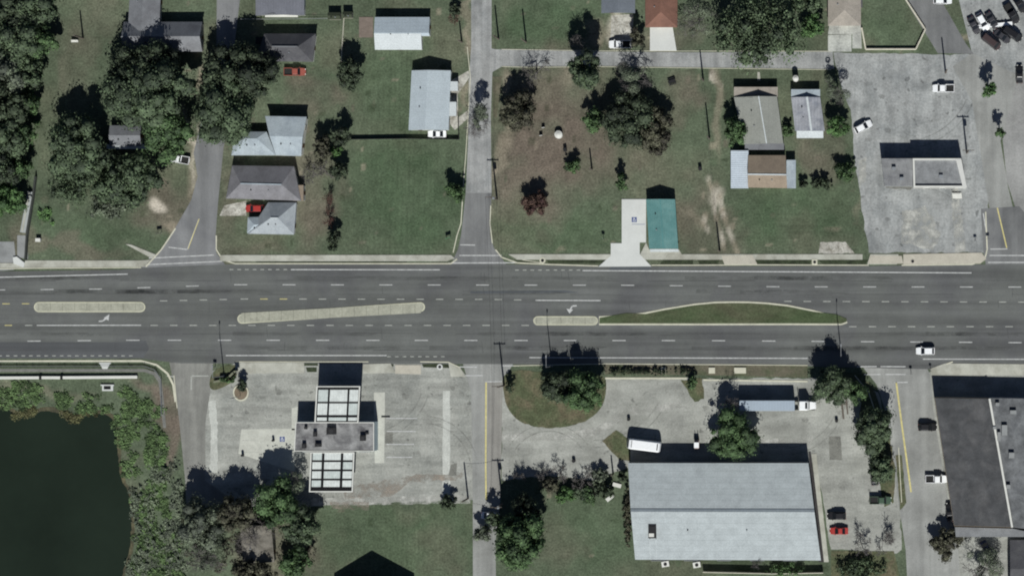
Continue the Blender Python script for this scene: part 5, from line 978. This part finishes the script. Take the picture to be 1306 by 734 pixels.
simple('manhole_cover', 'round drain cover on the petrol station pavement', 'drain cover', 561, 467.5, [('ring', 'tube', ((0, 0, 0), (0, 0, .14), .75, .75, 18), concw), ('cover', 'tube', ((0, 0, .14), (0, 0, .16), .4, .4, 18), darkm)])
simple('manhole_cover', 'round drain cover in the pavement notch near northern street', 'drain cover', 692, 332, [('ring', 'tube', ((0, 0, 0), (0, 0, .14), .75, .75, 18), kerbm), ('cover', 'tube', ((0, 0, .14), (0, 0, .16), .42, .42, 18), darkm)])
simple('manhole_cover', 'square drain cover in the pavement notch near the cracked lot', 'drain cover', 1039, 334, [('ring', 'box', ((0, 0, .08), (1.4, 1.4, .16)), kerbm), ('cover', 'tube', ((0, 0, .16), (0, 0, .18), .4, .4, 18), darkm)])
simple('manhole_cover', 'drain cover by the tan pavement of the cracked lot', 'drain cover', 1164, 333, [('ring', 'tube', ((0, 0, 0), (0, 0, .15), .6, .6, 18), conct), ('cover', 'tube', ((0, 0, .15), (0, 0, .17), .4, .4, 18), darkm)])
for k in range(5):
    x = (497, 497, 500, 493, 493)[k]; y = (531, 540, 552, 566, 581)[k]
simple('wheel_stop', 'dark wheel stop at the petrol station bays', 'wheel stop', 492, 531, [('block', 'box', ((0, 0, .1), (2.2, .3, .2)), darkm), ('bolt', 'tube', ((.6, 0, .2), (.6, 0, .24), .06), steel)])
# ---------------------------------------------------------------- light, sky and camera
sd = Vector((-.11, 1., -1.)).normalized()
sun = bpy.data.lights.new('sun', 'SUN'); sun.energy = 5.0; sun.angle = R(.53); sun.color = (1, 1, .955); so = bpy.data.objects.new('sun', sun); COL.objects.link(so); so.location = (0, -60, 120); so.rotation_euler = sd.to_track_quat('-Z', 'Y').to_euler()
wd_ = bpy.data.worlds.new('World'); sc.world = wd_; wd_.use_nodes = True; nt = wd_.node_tree; sk = nt.nodes.new('ShaderNodeTexSky'); sk.sky_type = 'NISHITA'; sk.sun_disc = False; sk.air_density = .5; sk.dust_density = .6; sk.altitude = 500
sk.sun_elevation = math.asin(-sd.z); sk.sun_rotation = math.atan2(-sd.x, -sd.y); nt.links.new(sk.outputs[0], nt.nodes['Background'].inputs[0]); nt.nodes['Background'].inputs[1].default_value = .06
cam = bpy.data.cameras.new('camera'); co = bpy.data.objects.new('camera', cam); COL.objects.link(co); co.location = (XC, YC, H); co.rotation_euler = (0, 0, 0)
cam.sensor_width = 36; cam.lens = 36*H/261.2; cam.shift_x = -XC/261.2; cam.clip_end = 8000; cam.clip_start = 1
sc.camera = co
sc.view_settings.view_transform = 'Standard'; sc.view_settings.look = 'None'; sc.view_settings.exposure = 0
sc.cycles.filter_width = 2.0
for o in bpy.data.objects:
    if '_o' in o: del o['_o']
